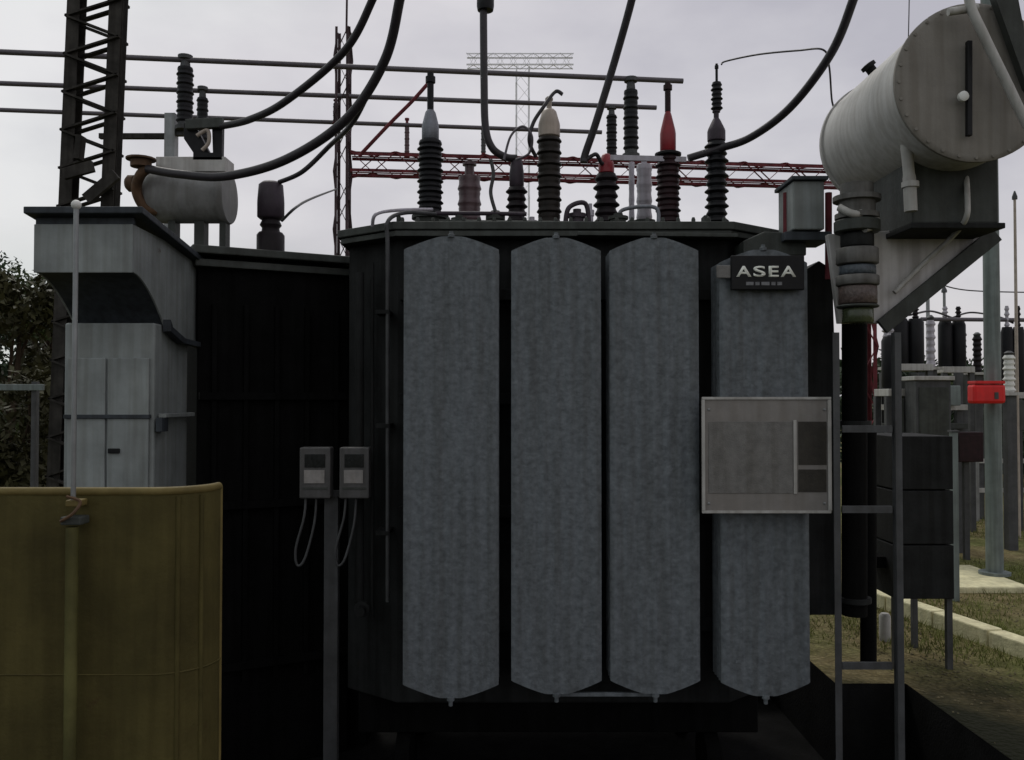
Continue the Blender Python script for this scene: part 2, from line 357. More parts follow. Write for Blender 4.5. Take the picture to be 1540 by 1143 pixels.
# ------------------------------------------------------------------ main transformer
T = thing('power_transformer', 'large grey power transformer with four tall radiators and a round oil drum', 'transformer', (.3, 6.2, PZ))
TOPZ = 3.00
plan = [(-1.08, 5.86), (-.72, 5.58), (1.36, 5.58), (1.68, 5.86), (1.68, 7.1), (1.4, 7.4), (-.8, 7.4), (-1.08, 7.1)]
tk = MB().prism([Vector((x, y, .05)) for x, y in plan], (0, 0, TOPZ-.06)).build('tank', 'tank', T, bevel=.01)
for zz in (.55, 1.25, 1.95, 2.6):
    mb = MB(); mb.box(-.70, 1.34, 5.50, 5.578, zz-.035, zz+.035); mb.build('stiffener', 'tank', tk, bevel=.004)
cp = [(-1.135, 5.74), (-.735, 5.44), (1.37, 5.44), (1.76, 5.74), (1.76, 7.25), (1.4, 7.5), (-.8, 7.5), (-1.135, 7.2)]
cv = MB().prism([Vector((x, y, TOPZ-.005)) for x, y in cp], (0, 0, .05)).build('cover', 'cover', T, bevel=.006)
fl = MB().prism([Vector((x*.985+.004, y*.985+.09, TOPZ-.045)) for x, y in cp], (0, 0, .035)).build('tank_flange', 'cover', T, bevel=.004)
def bolts(pts, parent, mat, prof, axis):
    f_ = MB().lathe(pts[0], prof, 6, axis).build('bolt', mat, parent)
    for q in pts[1:]:
        c = f_.copy(); col.objects.link(c); c.parent = parent; c.location = Vector(q)-Vector(pts[0])
bolts([Vector((-.68+i*.095, 5.475, TOPZ+.046)) for i in range(22)], cv, 'cover', [(.013, 0), (.013, .016), (.008, .03)], (0, 0, 1))
# skid and wheels
for y in (5.9, 6.9):
    MB().box(-1.0, 1.6, y-.09, y+.09, -.22, .045).build('skid_beam', 'dark_steel', T, bevel=.008)
for x in (-.7, 1.3):
    for y in (5.9, 6.9):
        MB().lathe((x-.06, y, -.42), [(.14, 0), (.2, .01), (.2, .10), (.14, .12)], 24, (1, 0, 0)).build('wheel', 'dark_steel', T)

# radiators: each a bank of pressed plates on a pair of header pipes
def radiator(px0, px1, ytop, ybot, npan=5):
    Y0 = 5.10
    a = P(px0, 600, Y0); b = P(px1, 600, Y0); cx = (a.x+b.x)/2; w = b.x-a.x
    zt = P(770, ytop, Y0).z; zb = P(770, ybot, Y0).z; sh = .075; nk = .055
    def header(z): return MB().lathe((cx, Y0, z), [(.042, 0), (.042, .434), (.07, .435), (.07, .473)], 16, (0, 1, 0))
    h = header(zt-.11).build('radiator', 'radiator', T); header(zb+.11).build('lower_header', 'radiator', h)
    # one plate: grid with soft vertical flutes, shouldered top and bottom
    nx, nzr = 36, 14
    pm_ = MB(); hw = w/2
    def top(x): return zt-sh*min(1, max(0, (abs(x)-nk)/(hw-nk)))**1.25
    def bot(x): return zb+sh*min(1, max(0, (abs(x)-nk)/(hw-nk)))**1.25
    for side in (0, 1):
        for j in range(nzr+1):
            for i in range(nx+1):
                x = -hw+w*i/nx; e = min(1, (hw-abs(x))/.014)
                v = j/nzr; z = bot(x)+(top(x)-bot(x))*v
                ez = min(1, min(v, 1-v)*14)
                fl_ = .008*(.5+.5*math.cos(x/w*2*math.pi*7))*e*ez
                yy = .011*(.35+.65*e)+fl_
                pm_.v.append(Vector((cx+x, Y0+(-yy if side == 0 else yy), z)))
    st = (nx+1)*(nzr+1)
    for side in (0, 1):
        for j in range(nzr):
            for i in range(nx):
                q = [side*st+j*(nx+1)+i, side*st+j*(nx+1)+i+1, side*st+(j+1)*(nx+1)+i+1, side*st+(j+1)*(nx+1)+i]
                pm_.f.append(q if side == 0 else q[::-1]); pm_.sm.append(True)
    rim = [i for i in range(nx+1)]+[j*(nx+1)+nx for j in range(1, nzr+1)]+[nzr*(nx+1)+i for i in range(nx-1, -1, -1)]+[j*(nx+1) for j in range(nzr-1, 0, -1)]
    for k in range(len(rim)):
        a_, b_ = rim[k], rim[(k+1) % len(rim)]
        pm_.f.append([b_, a_, st+a_, st+b_]); pm_.sm.append(False)
    first = pm_.build('radiator_plate', 'radiator', h)
    for k in range(1, npan):
        c = first.copy(); col.objects.link(c); c.parent = h; c.location = (random.uniform(-.002, .002), k*.05, random.uniform(-.002, .002))
    d = MB().lathe((cx, Y0-.005, zb+.005), [(.022, 0), (.022, -.02), (.012, -.025), (.012, -.05), (.004, -.055)], 12); d.build('drain_plug', 'radiator', h)
    d = MB().lathe((cx, Y0-.005, zt-.005), [(.02, 0), (.02, .018), (.012, .022), (.012, .035)], 12); d.build('vent_plug', 'radiator', h)
    # small lugs at the plate corners
    lg = MB()
    for s_ in (-1, 1):
        lg.box(cx+s_*hw*.62-.015, cx+s_*hw*.62+.015, Y0-.02, Y0+.4, zb+.19, zb+.205)
    lg.build('spacer_strip', 'radiator', h)
    return cx, zt, zb
R1 = radiator(607, 750, 356, 1049); R2 = radiator(769, 904, 358, 1043); R3 = radiator(917, 1051, 358, 1043); R4 = radiator(1082, 1215, 376, 1046)
# tie bar between second and third radiator feet
a = P(838, 1044, 5.12); b = P(984, 1044, 5.12)
MB().bar(a, b, .018, .02).build('tie_bar', 'radiator', T)
# bracket plates above the radiators
for x0, x1, yp in ((868, 1108, 352),):
    a = P(x0, yp, 5.36); b = P(x1, yp+3, 5.36); MB().bar(a, b, .06, .022).build('rain_strip', 'cover', T, bevel=.003)

# pipes on the tank's chamfered left corner
a = P(583, 345, 5.42); b = P(583, 905, 5.42)
MB().tube(spline([P(655, 322, 5.75), P(610, 320, 5.55), P(583, 334, 5.42), P(583, 380, 5.42), P(583, 640, 5.42), P(583, 905, 5.42)]), .013, 10).build('oil_pipe', 'galvdark', T)
MB().tube(spline([P(650, 315, 5.8), P(600, 316, 5.6), P(566, 322, 5.46), P(560, 340, 5.5)]), .011, 10).build('vent_pipe', 'palegrey', T)
MB().tube([P(541, 410, 5.6), P(541, 920, 5.6)], .028, 12).build('oil_pipe', 'tank', T)
MB().tube([P(560, 395, 5.62), P(560, 930, 5.62)], .012, 8).build('oil_pipe', 'tank', T)
for yy in (470, 640, 800):
    a = P(572, yy, 5.46); MB().box(a.x-.02, a.x+.06, 5.405, 5.60, a.z-.012, a.z+.012).build('pipe_clamp', 'tank', T)
a = P(545, 915, 5.55); MB().lathe((a.x, 5.55, a.z), [(.05, 0), (.05, .03), (.03, .032), (.03, .1)], 14, (0, -1, 0)).build('drain_valve', 'tank', T)

# bushings
def sheds(r, h, n, core=.62):
    pr = [(r*core, 0)]
    for i in range(n):
        z0 = h*(i+.08)/n; z1 = h*(i+1)/n; dz = z1-z0
        rr = r*(1 if i % 2 == 0 else .88)
        pr += [(r*core, z0), (rr, z0+dz*.30), (rr, z0+dz*.40), (r*core*1.05, z0+dz*.80)]
    pr.append((r*core, h)); return pr
def bushing(px, Y, ybot, ytop, w, n, mat, cap=None, rod=None, ring=None, label=None, parent=T, ground_z=None, turret=True, name='bushing', core=.62):
    """cap / rod: (ytop, wtop, wbot, material); goes upward from the porcelain"""
    b = P(px, ybot, Y); t = P(px, ytop, Y); r = S(w, Y)/2
    h = t.z-b.z
    o = MB().lathe(b, sheds(r, h, n, core), 24).build(name, mat, parent, label=label)
    z = t.z
    if ring:
        MB().lathe((b.x, b.y, z), [(S(ring[0], Y)/2*.8, 0), (S(ring[0], Y)/2, .008), (S(ring[0], Y)/2, .022), (S(ring[0], Y)/2*.8, .03)], 20).build('ring', ring[1], o); z += .03
    if cap:
        zt = P(px, cap[0], Y).z; hh = zt-z; r0 = S(cap[2], Y)/2; r1 = S(cap[1], Y)/2
        MB().lathe((b.x, b.y, z), [(r0*.8, 0), (r0, hh*.06), (r0, hh*.45), (r0*.85+r1*.15, hh*.55), (r1, hh*.92), (r1*.7, hh)], 20).build('cap', cap[3], o); z = zt
    if rod:
        zt = P(px, rod[0], Y).z; r1 = S(rod[1], Y)/2; hh = zt-z
        MB().lathe((b.x, b.y, z), [(r1, 0), (r1, hh*.72), (r1*1.5, hh*.74), (r1*1.5, hh*.9), (r1, hh*.92), (r1, hh)], 14).build('terminal', rod[2], o)
    if turret:
        MB().lathe((b.x, b.y, TOPZ+.046), [(r*1.5, 0), (r*1.5, .02), (r*1.15, .022), (r*1.15, b.z-TOPZ-.07), (r*1.4, b.z-TOPZ-.068), (r*1.4, b.z-TOPZ-.046)], 20).build('turret', 'cover', o)
    return o
BY = 6.05
bushing(647, BY, 325, 212, 40, 14, 'porc_black', cap=(166, 16, 26, 'greycap'), rod=(110, 10, 'porc_black'), label='black bushing with grey cap, leftmost of the tall row', core=.80)
bushing(706, 6.3, 335, 266, 36, 6, 'pinkgrey', rod=(243, 14, 'pinkgrey'), label='short pinkish grey low voltage bushing', core=.88)
bushing(777, 6.15, 338, 282, 33, 5, 'porc_dark', cap=(238, 17, 22, 'purple'), label='short dark bushing with purple grey cap', core=.72)
bushing(826, BY, 340, 208, 38, 15, 'porc_brown', cap=(165, 22, 33, 'cream'), rod=(146, 8, 'cream'), label='brown bushing with cream cone cap', core=.84)
bushing(912, 6.1, 340, 262, 40, 6, 'porc_dark', cap=(232, 14, 24, 'red'), label='short dark bushing with red collar', core=.7)
bushing(969, 6.4, 332, 248, 24, 7, 'palegrey', rod=(238, 8, 'palegrey'), label='pale grey smooth bushing', core=.9)
bushing(950, 6.5, 332, 244, 9, 7, 'palegrey', name='vent_stub', core=.9)
bushing(1005, BY, 338, 236, 38, 12, 'porc_red', cap=(168, 11, 24, 'red'), rod=(124, 9, 'porc_red'), ring=(40, 'black'), label='maroon bushing with bright red cone cap', core=.80)
bushing(1078, BY, 338, 214, 36, 11, 'porc_black', cap=(178, 12, 27, 'purple'), rod=(166, 8, 'purple'), label='black bushing with purple cap, rightmost of the tall row', core=.70)
arx = bushing(1078, BY, 166, 124, 18, 6, 'porc_black', rod=(96, 4, 'black'), name='arcing_rod', turret=False, core=.7)
# small things on the cover
for px, Y, h, r, m in ((745, 5.9, .16, .05, 'cover'), (800, 5.95, .13, .03, 'palegrey'), (868, 5.8, .15, .045, 'purple'), (888, 5.95, .22, .02, 'palegrey'), (930, 5.7, .10, .05, 'cover'), (690, 5.75, .10, .04, 'cover')):
    b = P(px, 400, Y); MB().lathe((b.x, Y, TOPZ+.046), [(r, 0), (r, h*.6), (r*1.3, h*.62), (r*1.3, h*.8), (r*.6, h*.82), (r*.6, h)], 14).build('cover_fitting', m, T)
for px in (600, 1060):
    b = P(px, 345, 5.7); mb = MB(); mb.box(b.x-.012, b.x+.012, 5.66, 5.76, TOPZ+.046, TOPZ+.13); mb.build('lifting_lug', 'cover', T, bevel=.004)
# the pale crossbar on posts
a = P(918, 237, 6.0); b = P(1032, 240, 6.0)
MB().bar(a, b, .02, .035).build('crossbar', 'palegrey', T)
# dome cover / top box above the fourth radiator
a = P(1130, 378, 5.5); b = P(1205, 345, 5.5)
MB().prism([P(1118, 384, 5.4), P(1213, 384, 5.4), P(1213, 366, 5.4), P(1190, 350, 5.4), P(1150, 348, 5.4), P(1118, 362, 5.4)], (0, .3, 0)).build('turret_box', 'cover', T, bevel=.008)
# right flank of the tank: dark cable duct, pipes
a = P(1216, 400, 5.62); b = P(1256, 920, 5.62)
MB().prism([P(1213, 405, 5.56), P(1232, 392, 5.56), P(1252, 405, 5.56), P(1258, 600, 5.56), P(1258, 925, 5.56), P(1213, 925, 5.56)], (0, .5, 0)).build('side_duct', 'tank', T, bevel=.006)
MB().tube([P(1285, 478, 5.5), P(1285, 700, 5.5), P(1285, 925, 5.5)], .075, 18).build('down_pipe', 'dark_steel', T)
MB().tube([P(1306, 640, 5.7), P(1306, 1000, 5.7)], .05, 14).build('down_pipe', 'dark_steel', T)
for yy in (640, 905):
    c = P(1285, yy, 5.5); MB().lathe(c, [(.1, 0), (.1, .03)], 18).build('pipe_flange', 'tank', T)

# conservator drum: axis straight back
CY0, CY1 = 4.6, 5.75
cc = P(1464, 125, CY0); cr = S(121, CY0)
def arc(n, a0, a1): return [(math.sin(a0+(a1-a0)*i/n), math.cos(a0+(a1-a0)*i/n)) for i in range(n+1)]
cons = MB().lathe((cc.x, CY0+.01, cc.z), [(cr*.96, 0), (cr*.985, .01), (cr*.985, .03), (cr*.955, .031), (cr*.955, CY1-CY0-.05), (cr*.985, CY1-CY0-.049), (cr*.985, CY1-CY0-.02), (cr*.8, CY1-CY0+.03), (cr*.4, CY1-CY0+.06), (0, CY1-CY0+.07)], 64, (0, 1, 0)).build('conservator', 'conservator', T)
ep = MB().lathe((cc.x, CY0+.008, cc.z), [(cr, 0), (cr, .018), (cr*.97, .026), (cr*.93, .028), (cr*.5, .034), (0, .036)], 64, (0, -1, 0)).build('end_plate', 'endplate', cons)
bolts([Vector((cc.x+math.cos(2*math.pi*k/28)*cr*.955, CY0-.012, cc.z+math.sin(2*math.pi*k/28)*cr*.955)) for k in range(28)], cons, 'endplate', [(.009, 0), (.009, .012)], (0, -1, 0))
g0 = P(1457, 62, CY0-.06); g1 = P(1457, 205, CY0-.06)
mb = MB(); mb.bar(g0, g1, .026, .03); mb.build('level_gauge', 'black', cons, bevel=.004)
b_ = P(1447, 146, CY0-.07); MB().lathe(b_, [(.026, 0), (.026, .02), (.015, .026)], 16, (0, -1, 0)).build('gauge_knob', 'white', cons)
d = P(1303, 97, 5.2); MB().lathe((cc.x-.6*cr*.93, 5.3, cc.z+.8*cr*.93), [(.03, 0), (.03, .04), (.045, .042), (.045, .065), (.02, .07)], 14, (-.6, 0, .8)).build('filler_cap', 'tank', cons)
# pipes across the end plate
q0 = P(1436, 8, CY0-.14); q1 = P(1545, 172, CY0-.14)
MB().tube([P(1426, 18, CY0-.12), P(1470, 12, CY0-.12)], .02, 12).build('pipe_elbow', 'lightpaint', T)
MB().tube(spline([P(1455, -60, CY0-.14), P(1458, 2, CY0-.14), P(1478, 50, CY0-.14), P(1512, 120, CY0-.14), P(1560, 215, CY0-.14), P(1640, 330, CY0-.1), Vector((3.22, 4.5, 2.3)), Vector((3.25, 4.5, 0))]), .024, 12).build('explosion_vent_pipe', 'lightpaint', T)
MB().prism([P(1495, -10, CY0-.10), P(1530, -10, CY0-.10), P(1560, 150, CY0-.10), P(1545, 130, CY0-.10)], (0, .05, 0)).build('vent_bracket', 'cover', T)
# saddle under the drum
sx0 = P(1372, 300, 4.85).x; sx1 = P(1502, 300, 4.85).x; sz0 = P(1400, 336, 4.85).z
MB().box(sx0, sx1, 4.85, 5.55, sz0, cc.z-cr*.78).build('saddle', 'cover', T, bevel=.01)
MB().box(sx0-.02, sx1+.02, 4.82, 5.58, sz0-.032, sz0-.001).build('saddle_plate', 'tank', T, bevel=.005)
# gusset plate leaning from tank to saddle
MB().prism([P(1245, 352, 5.15), P(1497, 338, 5.15), P(1497, 350, 5.15), P(1330, 486, 5.15), P(1262, 486, 5.15)], (0, .05, 0)).build('gusset_plate', 'gusset', T, bevel=.004)
MB().bar(P(1498, 352, 5.12), P(1326, 492, 5.12), .03, .09).build('gusset_flange', 'cover', T, bevel=.004)
MB().tube(spline([P(1452, 250, 4.9), P(1455, 300, 4.8), P(1452, 330, 4.8), P(1430, 358, 5.0), P(1390, 395, 5.1), P(1345, 440, 5.1)]), .015, 10).build('drain_pipe', 'lightpaint', T)
MB().tube(spline([P(1362, 212, 4.8), P(1367, 262, 4.8), P(1370, 318, 4.8)]), [.03]*11+[.034]*10, 14).build('sight_pipe', 'lightpaint', T)
MB().lathe(P(1369, 282, 4.8), [(.045, 0), (.045, .03)], 14).build('sight_pipe_flange', 'conservator', T)
# marshalling box at the drum's far end
MB().box(P(1193, 300, 5.3).x, P(1240, 300, 5.3).x, 5.3, 5.6, P(1193, 345, 5.3).z, P(1193, 272, 5.3).z).build('junction_box', 'kiosk', T, bevel=.008, label='blue grey junction box beside the drum')
MB().box(P(1189, 300, 5.3).x, P(1244, 300, 5.3).x, 5.27, 5.63, P(1193, 272, 5.3).z+.001, P(1193, 266, 5.3).z).build('junction_box_lid', 'kiosk_dark', T, bevel=.004)
for px in (1183, 1246):
    MB().tube([P(px, 290, 5.45), P(px, 420, 5.45)], .022, 8).build('support_rod', 'gantry', T)
MB().box(P(1180, 0, 5.3).x, P(1250, 0, 5.3).x, 5.32, 5.6, P(0, 360, 5.3).z, P(0, 347, 5.3).z).build('support_shelf', 'kiosk_dark', T, bevel=.003)
# relay and breather column hanging under the drum
rx = P(1286, 0, 5.0).x
def zz(y): return P(1286, y, 5.0).z
MB().lathe((rx, 5.0, zz(330)), [(.07, 0), (.12, .002), (.12, .03), (.10, .032), (.10, .1), (.13, .102), (.13, .13), (.09, .132), (.09, .2)], 20).build('gas_relay', 'relay', T)
MB().tube(spline([P(1262, 312, 4.95), P(1285, 322, 4.9), P(1308, 318, 4.95), P(1318, 336, 4.95), P(1300, 344, 4.9)]), .022, 10).build('relay_pipe', 'lightpaint', T)
for y0, y1, m, r in ((350, 332, 'cover', .125), (372, 352, 'tank', .09), (398, 374, 'relay', .115), (414, 400, 'gel_blue', .10), (430, 415, 'relay', .117), (458, 431, 'gel_red', .105), (463, 459, 'cover', .115), (486, 464, 'gel_green', .085)):
    MB().lathe((rx, 5.0, zz(y0)), [(r*.94, 0), (r, .006), (r, zz(y1)-zz(y0)-.006), (r*.94, zz(y1)-zz(y0))], 22).build('breather_ring', m, T)

# ------------------------------------------------------------------ sign, nameplate
sg = P(1150, 410, 5.02)
SGN = thing('maker_sign', 'black maker sign with bold white capitals above the fourth radiator', 'sign', (sg.x, 5.02, sg.z))
a = P(1100, 436, 5.02); b = P(1210, 384, 5.02)
MB().box(a.x, b.x, 5.02, 5.05, a.z, b.z).build('sign_board', 'black', SGN, bevel=.006)
def text(body, px0, px1, yb, yt, Y, mat, parent, name, bold=.0, extr=.003):
    cu = bpy.data.curves.new(name, 'FONT'); cu.body = body; cu.size = 1; cu.extrude = 0; cu.offset = bold
    tmp = bpy.data.objects.new('tmp_text', cu); col.objects.link(tmp); bpy.context.view_layer.update()
    dg = bpy.context.evaluated_depsgraph_get(); me = bpy.data.meshes.new_from_object(tmp.evaluated_get(dg))
    bpy.data.objects.remove(tmp, do_unlink=True)
    xs_ = [v.co.x for v in me.vertices]; ys_ = [v.co.y for v in me.vertices]
    A = P(px0, yb, Y); B = P(px1, yt, Y); o0 = ORG[parent.name]
    import bmesh
    bm = bmesh.new(); bm.from_mesh(me)
    r = bmesh.ops.extrude_face_region(bm, geom=bm.faces[:]); 
    ex = {v for v in r['geom'] if isinstance(v, bmesh.types.BMVert)}
    for v in bm.verts:
        u = (v.co.x-min(xs_))/(max(xs_)-min(xs_)); q = (v.co.y-min(ys_))/(max(ys_)-min(ys_))
        v.co = Vector((A.x+(B.x-A.x)*u, Y-(extr if v in ex else 0), A.z+(B.z-A.z)*q))-o0
    bmesh.ops.recalc_face_normals(bm, faces=bm.faces); bm.to_mesh(me); bm.free()
    me.name = name; me.materials.clear(); me.materials.append(M[mat])
    o = bpy.data.objects.new(name, me); col.objects.link(o); o.parent = parent; ORG[o.name] = o0
    return o
for ch, x0, x1 in (('A', 1107, 1130), ('S', 1133, 1151), ('E', 1156, 1171), ('A', 1174, 1197)):
    text(ch, x0, x1, 416.5, 400, 5.0195, 'letter', SGN, 'letter', bold=.02)
mb = MB()
for x0, x1 in ((1122, 1133), (1136, 1142), (1145, 1157), (1160, 1166), (1169, 1176)):
    a = P(x0, 429, 5.0195); b = P(x1, 424, 5.0195); mb.box(a.x, b.x, 5.0165, 5.0195, a.z, b.z)
mb.build('small_print', 'letter_dim', SGN)
a = P(1078, 418, 5.03); b = P(1099, 399, 5.03)
em = MB().box(a.x, b.x, 5.03, 5.045, a.z, b.z).build('emblem_plate', 'plate_in', SGN, bevel=.004)
MB().box(P(1098.5, 0, 5.03).x, P(1101, 0, 5.03).x, 5.034, 5.044, P(0, 412, 5.03).z, P(0, 404, 5.03).z).build('emblem_strap', 'black', SGN)

NY = 4.98
npl = P(1153, 684, NY)
NP = thing('nameplate', 'large grey rating plate with two dark diagram windows on the fourth radiator', 'nameplate', (npl.x, NY, npl.z))
def pxbox(x0, x1, y0, y1, Y, t): 
    a = P(x0, y1, Y); b = P(x1, y0, Y); return MB().box(a.x, b.x, Y, Y+t, a.z, b.z)
pxbox(1056, 1250, 597, 772, NY, .02).build('plate', 'plate', NP, bevel=.005)
pxbox(1066, 1192, 634, 742, NY-.004, .003).build('engraved_panel', 'plate_in', NP, bevel=.001)
pxbox(1201, 1243, 634, 699, NY-.004, .003).build('diagram_window', 'plate_dk', NP, bevel=.001)
pxbox(1201, 1243, 706, 740, NY-.004, .003).build('diagram_window', 'plate_dk', NP, bevel=.001)
mb = MB()
for a in ((1056, 1250, 597, 601), (1056, 1250, 768, 772), (1056, 1060, 601.3, 767.7), (1246, 1250, 601.3, 767.7), (1194, 1198, 632, 743)):
    q = P(a[0], a[3], NY-.006); r_ = P(a[1], a[2], NY-.006); mb.box(q.x, r_.x, NY-.008, NY-.0005, q.z, r_.z)
mb.build('plate_frame', 'lightpaint', NP, bevel=.0015)
for px in (1066, 1240):
    for py in (616, 757):
        MB().lathe(P(px, py, NY-.0005), [(.008, 0), (.008, .004), (.004, .006)], 8, (0, -1, 0)).build('screw', 'galv', NP)
for px in (1110, 1190):
    q = P(px, 640, 5.0); MB().box(q.x-.015, q.x+.015, NY+.021, 5.082, q.z-.3, q.z+.08).build('hanger', 'galvdark', NP)

# ------------------------------------------------------------------ steel stand at the right
ST = thing('pipe_stand', 'slender grey steel stand with two posts and cross rails right of the radiators', 'stand', (P(1303, 0, 4.85).x, 4.85, PZ))
for px, yt in ((1262, 500), (1345, 500)):
    a = P(px, yt, 4.85); MB().angle((a.x, a.y, PZ), a, .036, .006, su=(1 if px < 1300 else -1)).build('post', 'galvdark', ST)
    MB().box(a.x-.07, a.x+.07, 4.78, 4.92, PZ+.001, PZ+.012).build('base_plate', 'galvdark', ST)
for y in (645, 766, 1001):
    a = P(1266, y, 4.86); b = P(1341, y, 4.86); MB().bar(a, b, .02, .038).build('cross_rail', 'galvdark', ST)

# second, darker radiator bank at the right rear, on legs
RB = thing('cooler_bank', 'dark finned cooler bank on short legs at the right of the transformer', 'cooler', (P(1372, 0, 6.6).x, 6.6, 0))
x0 = P(1338, 0, 6.4).x; x1 = P(1426, 0, 6.4).x; z1 = P(0, 655, 6.4).z; z0 = P(0, 902, 6.4).z
bk = MB().box(x0+.03, x1-.03, 6.46, 7.0, z0+.02, z1-.02).build('core', 'dark_steel', RB)
nf = 3
for k in range(nf):
    za = z0+(z1-z0)*k/nf; zb_ = z0+(z1-z0)*(k+1)/nf
    mb = MB(); mb.box(x0, x1, 6.4, 7.05, za+.005, zb_-.005); mb.build('cooler_section', 'tank', RB, bevel=.006)
for xx in (x0+.02, x1-.02):
    for yy in (6.45, 7.0): MB().box(xx-.02, xx+.02, yy-.02, yy+.02, 0, z0+.01).build('leg', 'galvdark', RB)
MB().box(x0-.25, x0-.001, 6.55, 6.75, z0+.2, z0+.28).build('header_pipe', 'dark_steel', RB)

# one short pale post added where lit ground shows under the cooler bank
a = P(1331, 960, 7.2)
tag(MB().lathe((a.x, 7.2, 0), [(.045, 0), (.045, .20), (.03, .22)], 12).build('bright_ground_post', 'lightpaint'), 'short pale post added in place of bright ground under the cooler bank', 'post')

# ------------------------------------------------------------------ dark auxiliary transformer at left
A = thing('auxiliary_transformer', 'dark ribbed steel tank with a small grey oil drum left of the radiators', 'transformer', (-1.8, 6.5, PZ))
e0 = Vector((-2.14, 6.02, 0)); e1 = Vector((-1.20, 6.52, 0)); ed = (e1-e0).normalized(); en = Vector((-ed.y, ed.x, 0)); el = (e1-e0).length
ztop = 2.93
tkA = MB().quadbox((e0+e1)/2+en*.55+Vector((0, 0, (ztop+PZ)/2)), ed, en, Vector((0, 0, 1)), el, 1.1, ztop-PZ-.004).build('tank', 'dark_steel', A, bevel=.01)
MB().quadbox((e0+e1)/2+en*.52+Vector((0, 0, ztop+.03)), ed, en, Vector((0, 0, 1)), el+.1, 1.24, .055).build('cover', 'cover', A, bevel=.008)
MB().quadbox((e0+e1)/2+en*.53+Vector((0, 0, ztop-.055)), ed, en, Vector((0, 0, 1)), el+.05, 1.18, .05).build('tank_flange', 'cover', A, bevel=.006)
for z in (.12, 1.22, 1.97):
    MB().quadbox((e0+e1)/2-en*.03+Vector((0, 0, z)), ed, en, Vector((0, 0, 1)), el-.02, .058, .05).build('rib', 'dark_steel', tkA)
for k in range(5):
    c = e0+ed*(el*(k+.5)/5); MB().quadbox(c-en*.02+Vector((0, 0, 1.3)), ed, en, Vector((0, 0, 1)), .03, .038, 2.6).build('rib', 'dark_steel', tkA)
# small conservator on legs
q0 = P(222, 297, 6.35); q1 = P(346, 297, 6.35); sr = S(39, 6.35)
dr = MB().lathe(q0, [(sr*.5, 0), (sr*.85, .02), (sr, .06), (sr, q1.x-q0.x-.05), (sr*1.04, q1.x-q0.x-.049), (sr*1.04, q1.x-q0.x-.01), (sr*1.0, q1.x-q0.x)], 40, (1, 0, 0)).build('oil_drum', 'cap_grey', A)
MB().box(P(243, 0, 6.3).x, P(346, 0, 6.3).x, 6.22, 6.42, P(0, 262, 6.3).z, P(0, 240, 6.3).z).build('drum_shelf', 'lightpaint', dr, bevel=.004)
for px, w_ in ((303, .07), (338, .045), (262, .05)):
    q = P(px, 330, 6.35); MB().box(q.x-w_/2, q.x+w_/2, 6.3, 6.4, ztop+.058, q.z).build('drum_leg', 'cover', A)
MB().tube(spline([P(228, 250, 6.1), P(212, 262, 6.1), P(205, 285, 6.15), P(216, 310, 6.2), P(236, 318, 6.25)]), .035, 12).build('valve_pipe', 'rustpipe', A)
MB().lathe(P(212, 252, 6.1), [(.05, 0), (.07, .004), (.07, .05), (.1, .052), (.1, .065), (.02, .068)], 14).build('valve', 'rustpipe', A)
MB().lathe(P(190, 276, 6.2), [(.04, 0), (.06, .02), (.06, .06), (.02, .08)], 12, (1, 0, 0)).build('valve', 'rustpipe', A)
bushing(407, 6.45, 374, 330, 32, 3, 'porc_dark', cap=(274, 36, 40, 'purple'), parent=A, turret=False, label='short wide dark bushing with square purple cap', core=.8)
q = P(407, 372, 6.45); MB().lathe((q.x, 6.45, ztop+.057), [(.10, 0), (.10, q.z-ztop+.03), (.085, q.z-ztop+.05)], 18).build('bushing_seat', 'porc_dark', A)
# switch frame standing on the drum shelf
SW = thing('isolator_switch', 'dark V shaped isolator switch frame standing on the small grey oil drum', 'switch', P(303, 240, 6.3))
MB().prism([P(276, 184, 6.27), P(292, 186, 6.27), P(318, 236, 6.27), P(296, 238, 6.27), P(276, 208, 6.27)], (0, .06, 0)).build('arm', 'porc_black', SW, bevel=.006)
MB().prism([P(318, 182, 6.27), P(334, 186, 6.27), P(333, 238, 6.27), P(320, 238, 6.27)], (0, .06, 0)).build('arm', 'porc_black', SW, bevel=.006)
MB().bar(P(280, 188, 6.25), P(336, 185, 6.25), .05, .07).build('head', 'cover', SW, bevel=.005)
MB().bar(P(292, 236, 6.24), P(335, 236, 6.24), .04, .05).build('base', 'porc_black', SW)
MB().tube(spline([P(296, 204, 6.24), P(312, 196, 6.24), P(314, 214, 6.24), P(304, 226, 6.24)]), .014, 8).build('lever', 'cream', SW)

# ------------------------------------------------------------------ light grey kiosk with hood
KX0, KX1 = -2.735, -2.17
K = thing('cable_kiosk', 'weathered blue grey steel cable kiosk with a deep overhanging hood', 'kiosk', ((KX0+KX1)/2, 5.7, 0))
KF, KB_, KH = 5.41, 5.96, 5.05
body = MB().box(KX0, KX1-.012, KF, KB_, 0.02, 2.415).build('body', 'kiosk', K, bevel=.012)
MB().box(KX0+.03, -2.475, KF-.018, KF-.001, .9, 2.20).build('door', 'kiosk', K, bevel=.006)
MB().box(-2.461, KX1-.04, KF-.018, KF-.001, .9, 2.20).build('door', 'kiosk', K, bevel=.006)
MB().box(-2.45, -2.38, KF-.035, KF-.019, 1.62, 1.65).build('handle', 'black', K, bevel=.004)
MB().box(KX0+.01, KX1-.03, KF-.03, KF-.001, 1.83, 1.855).build('drip_strip', 'kiosk_dark', K, bevel=.003)
zh = P(0, 410, KH).z
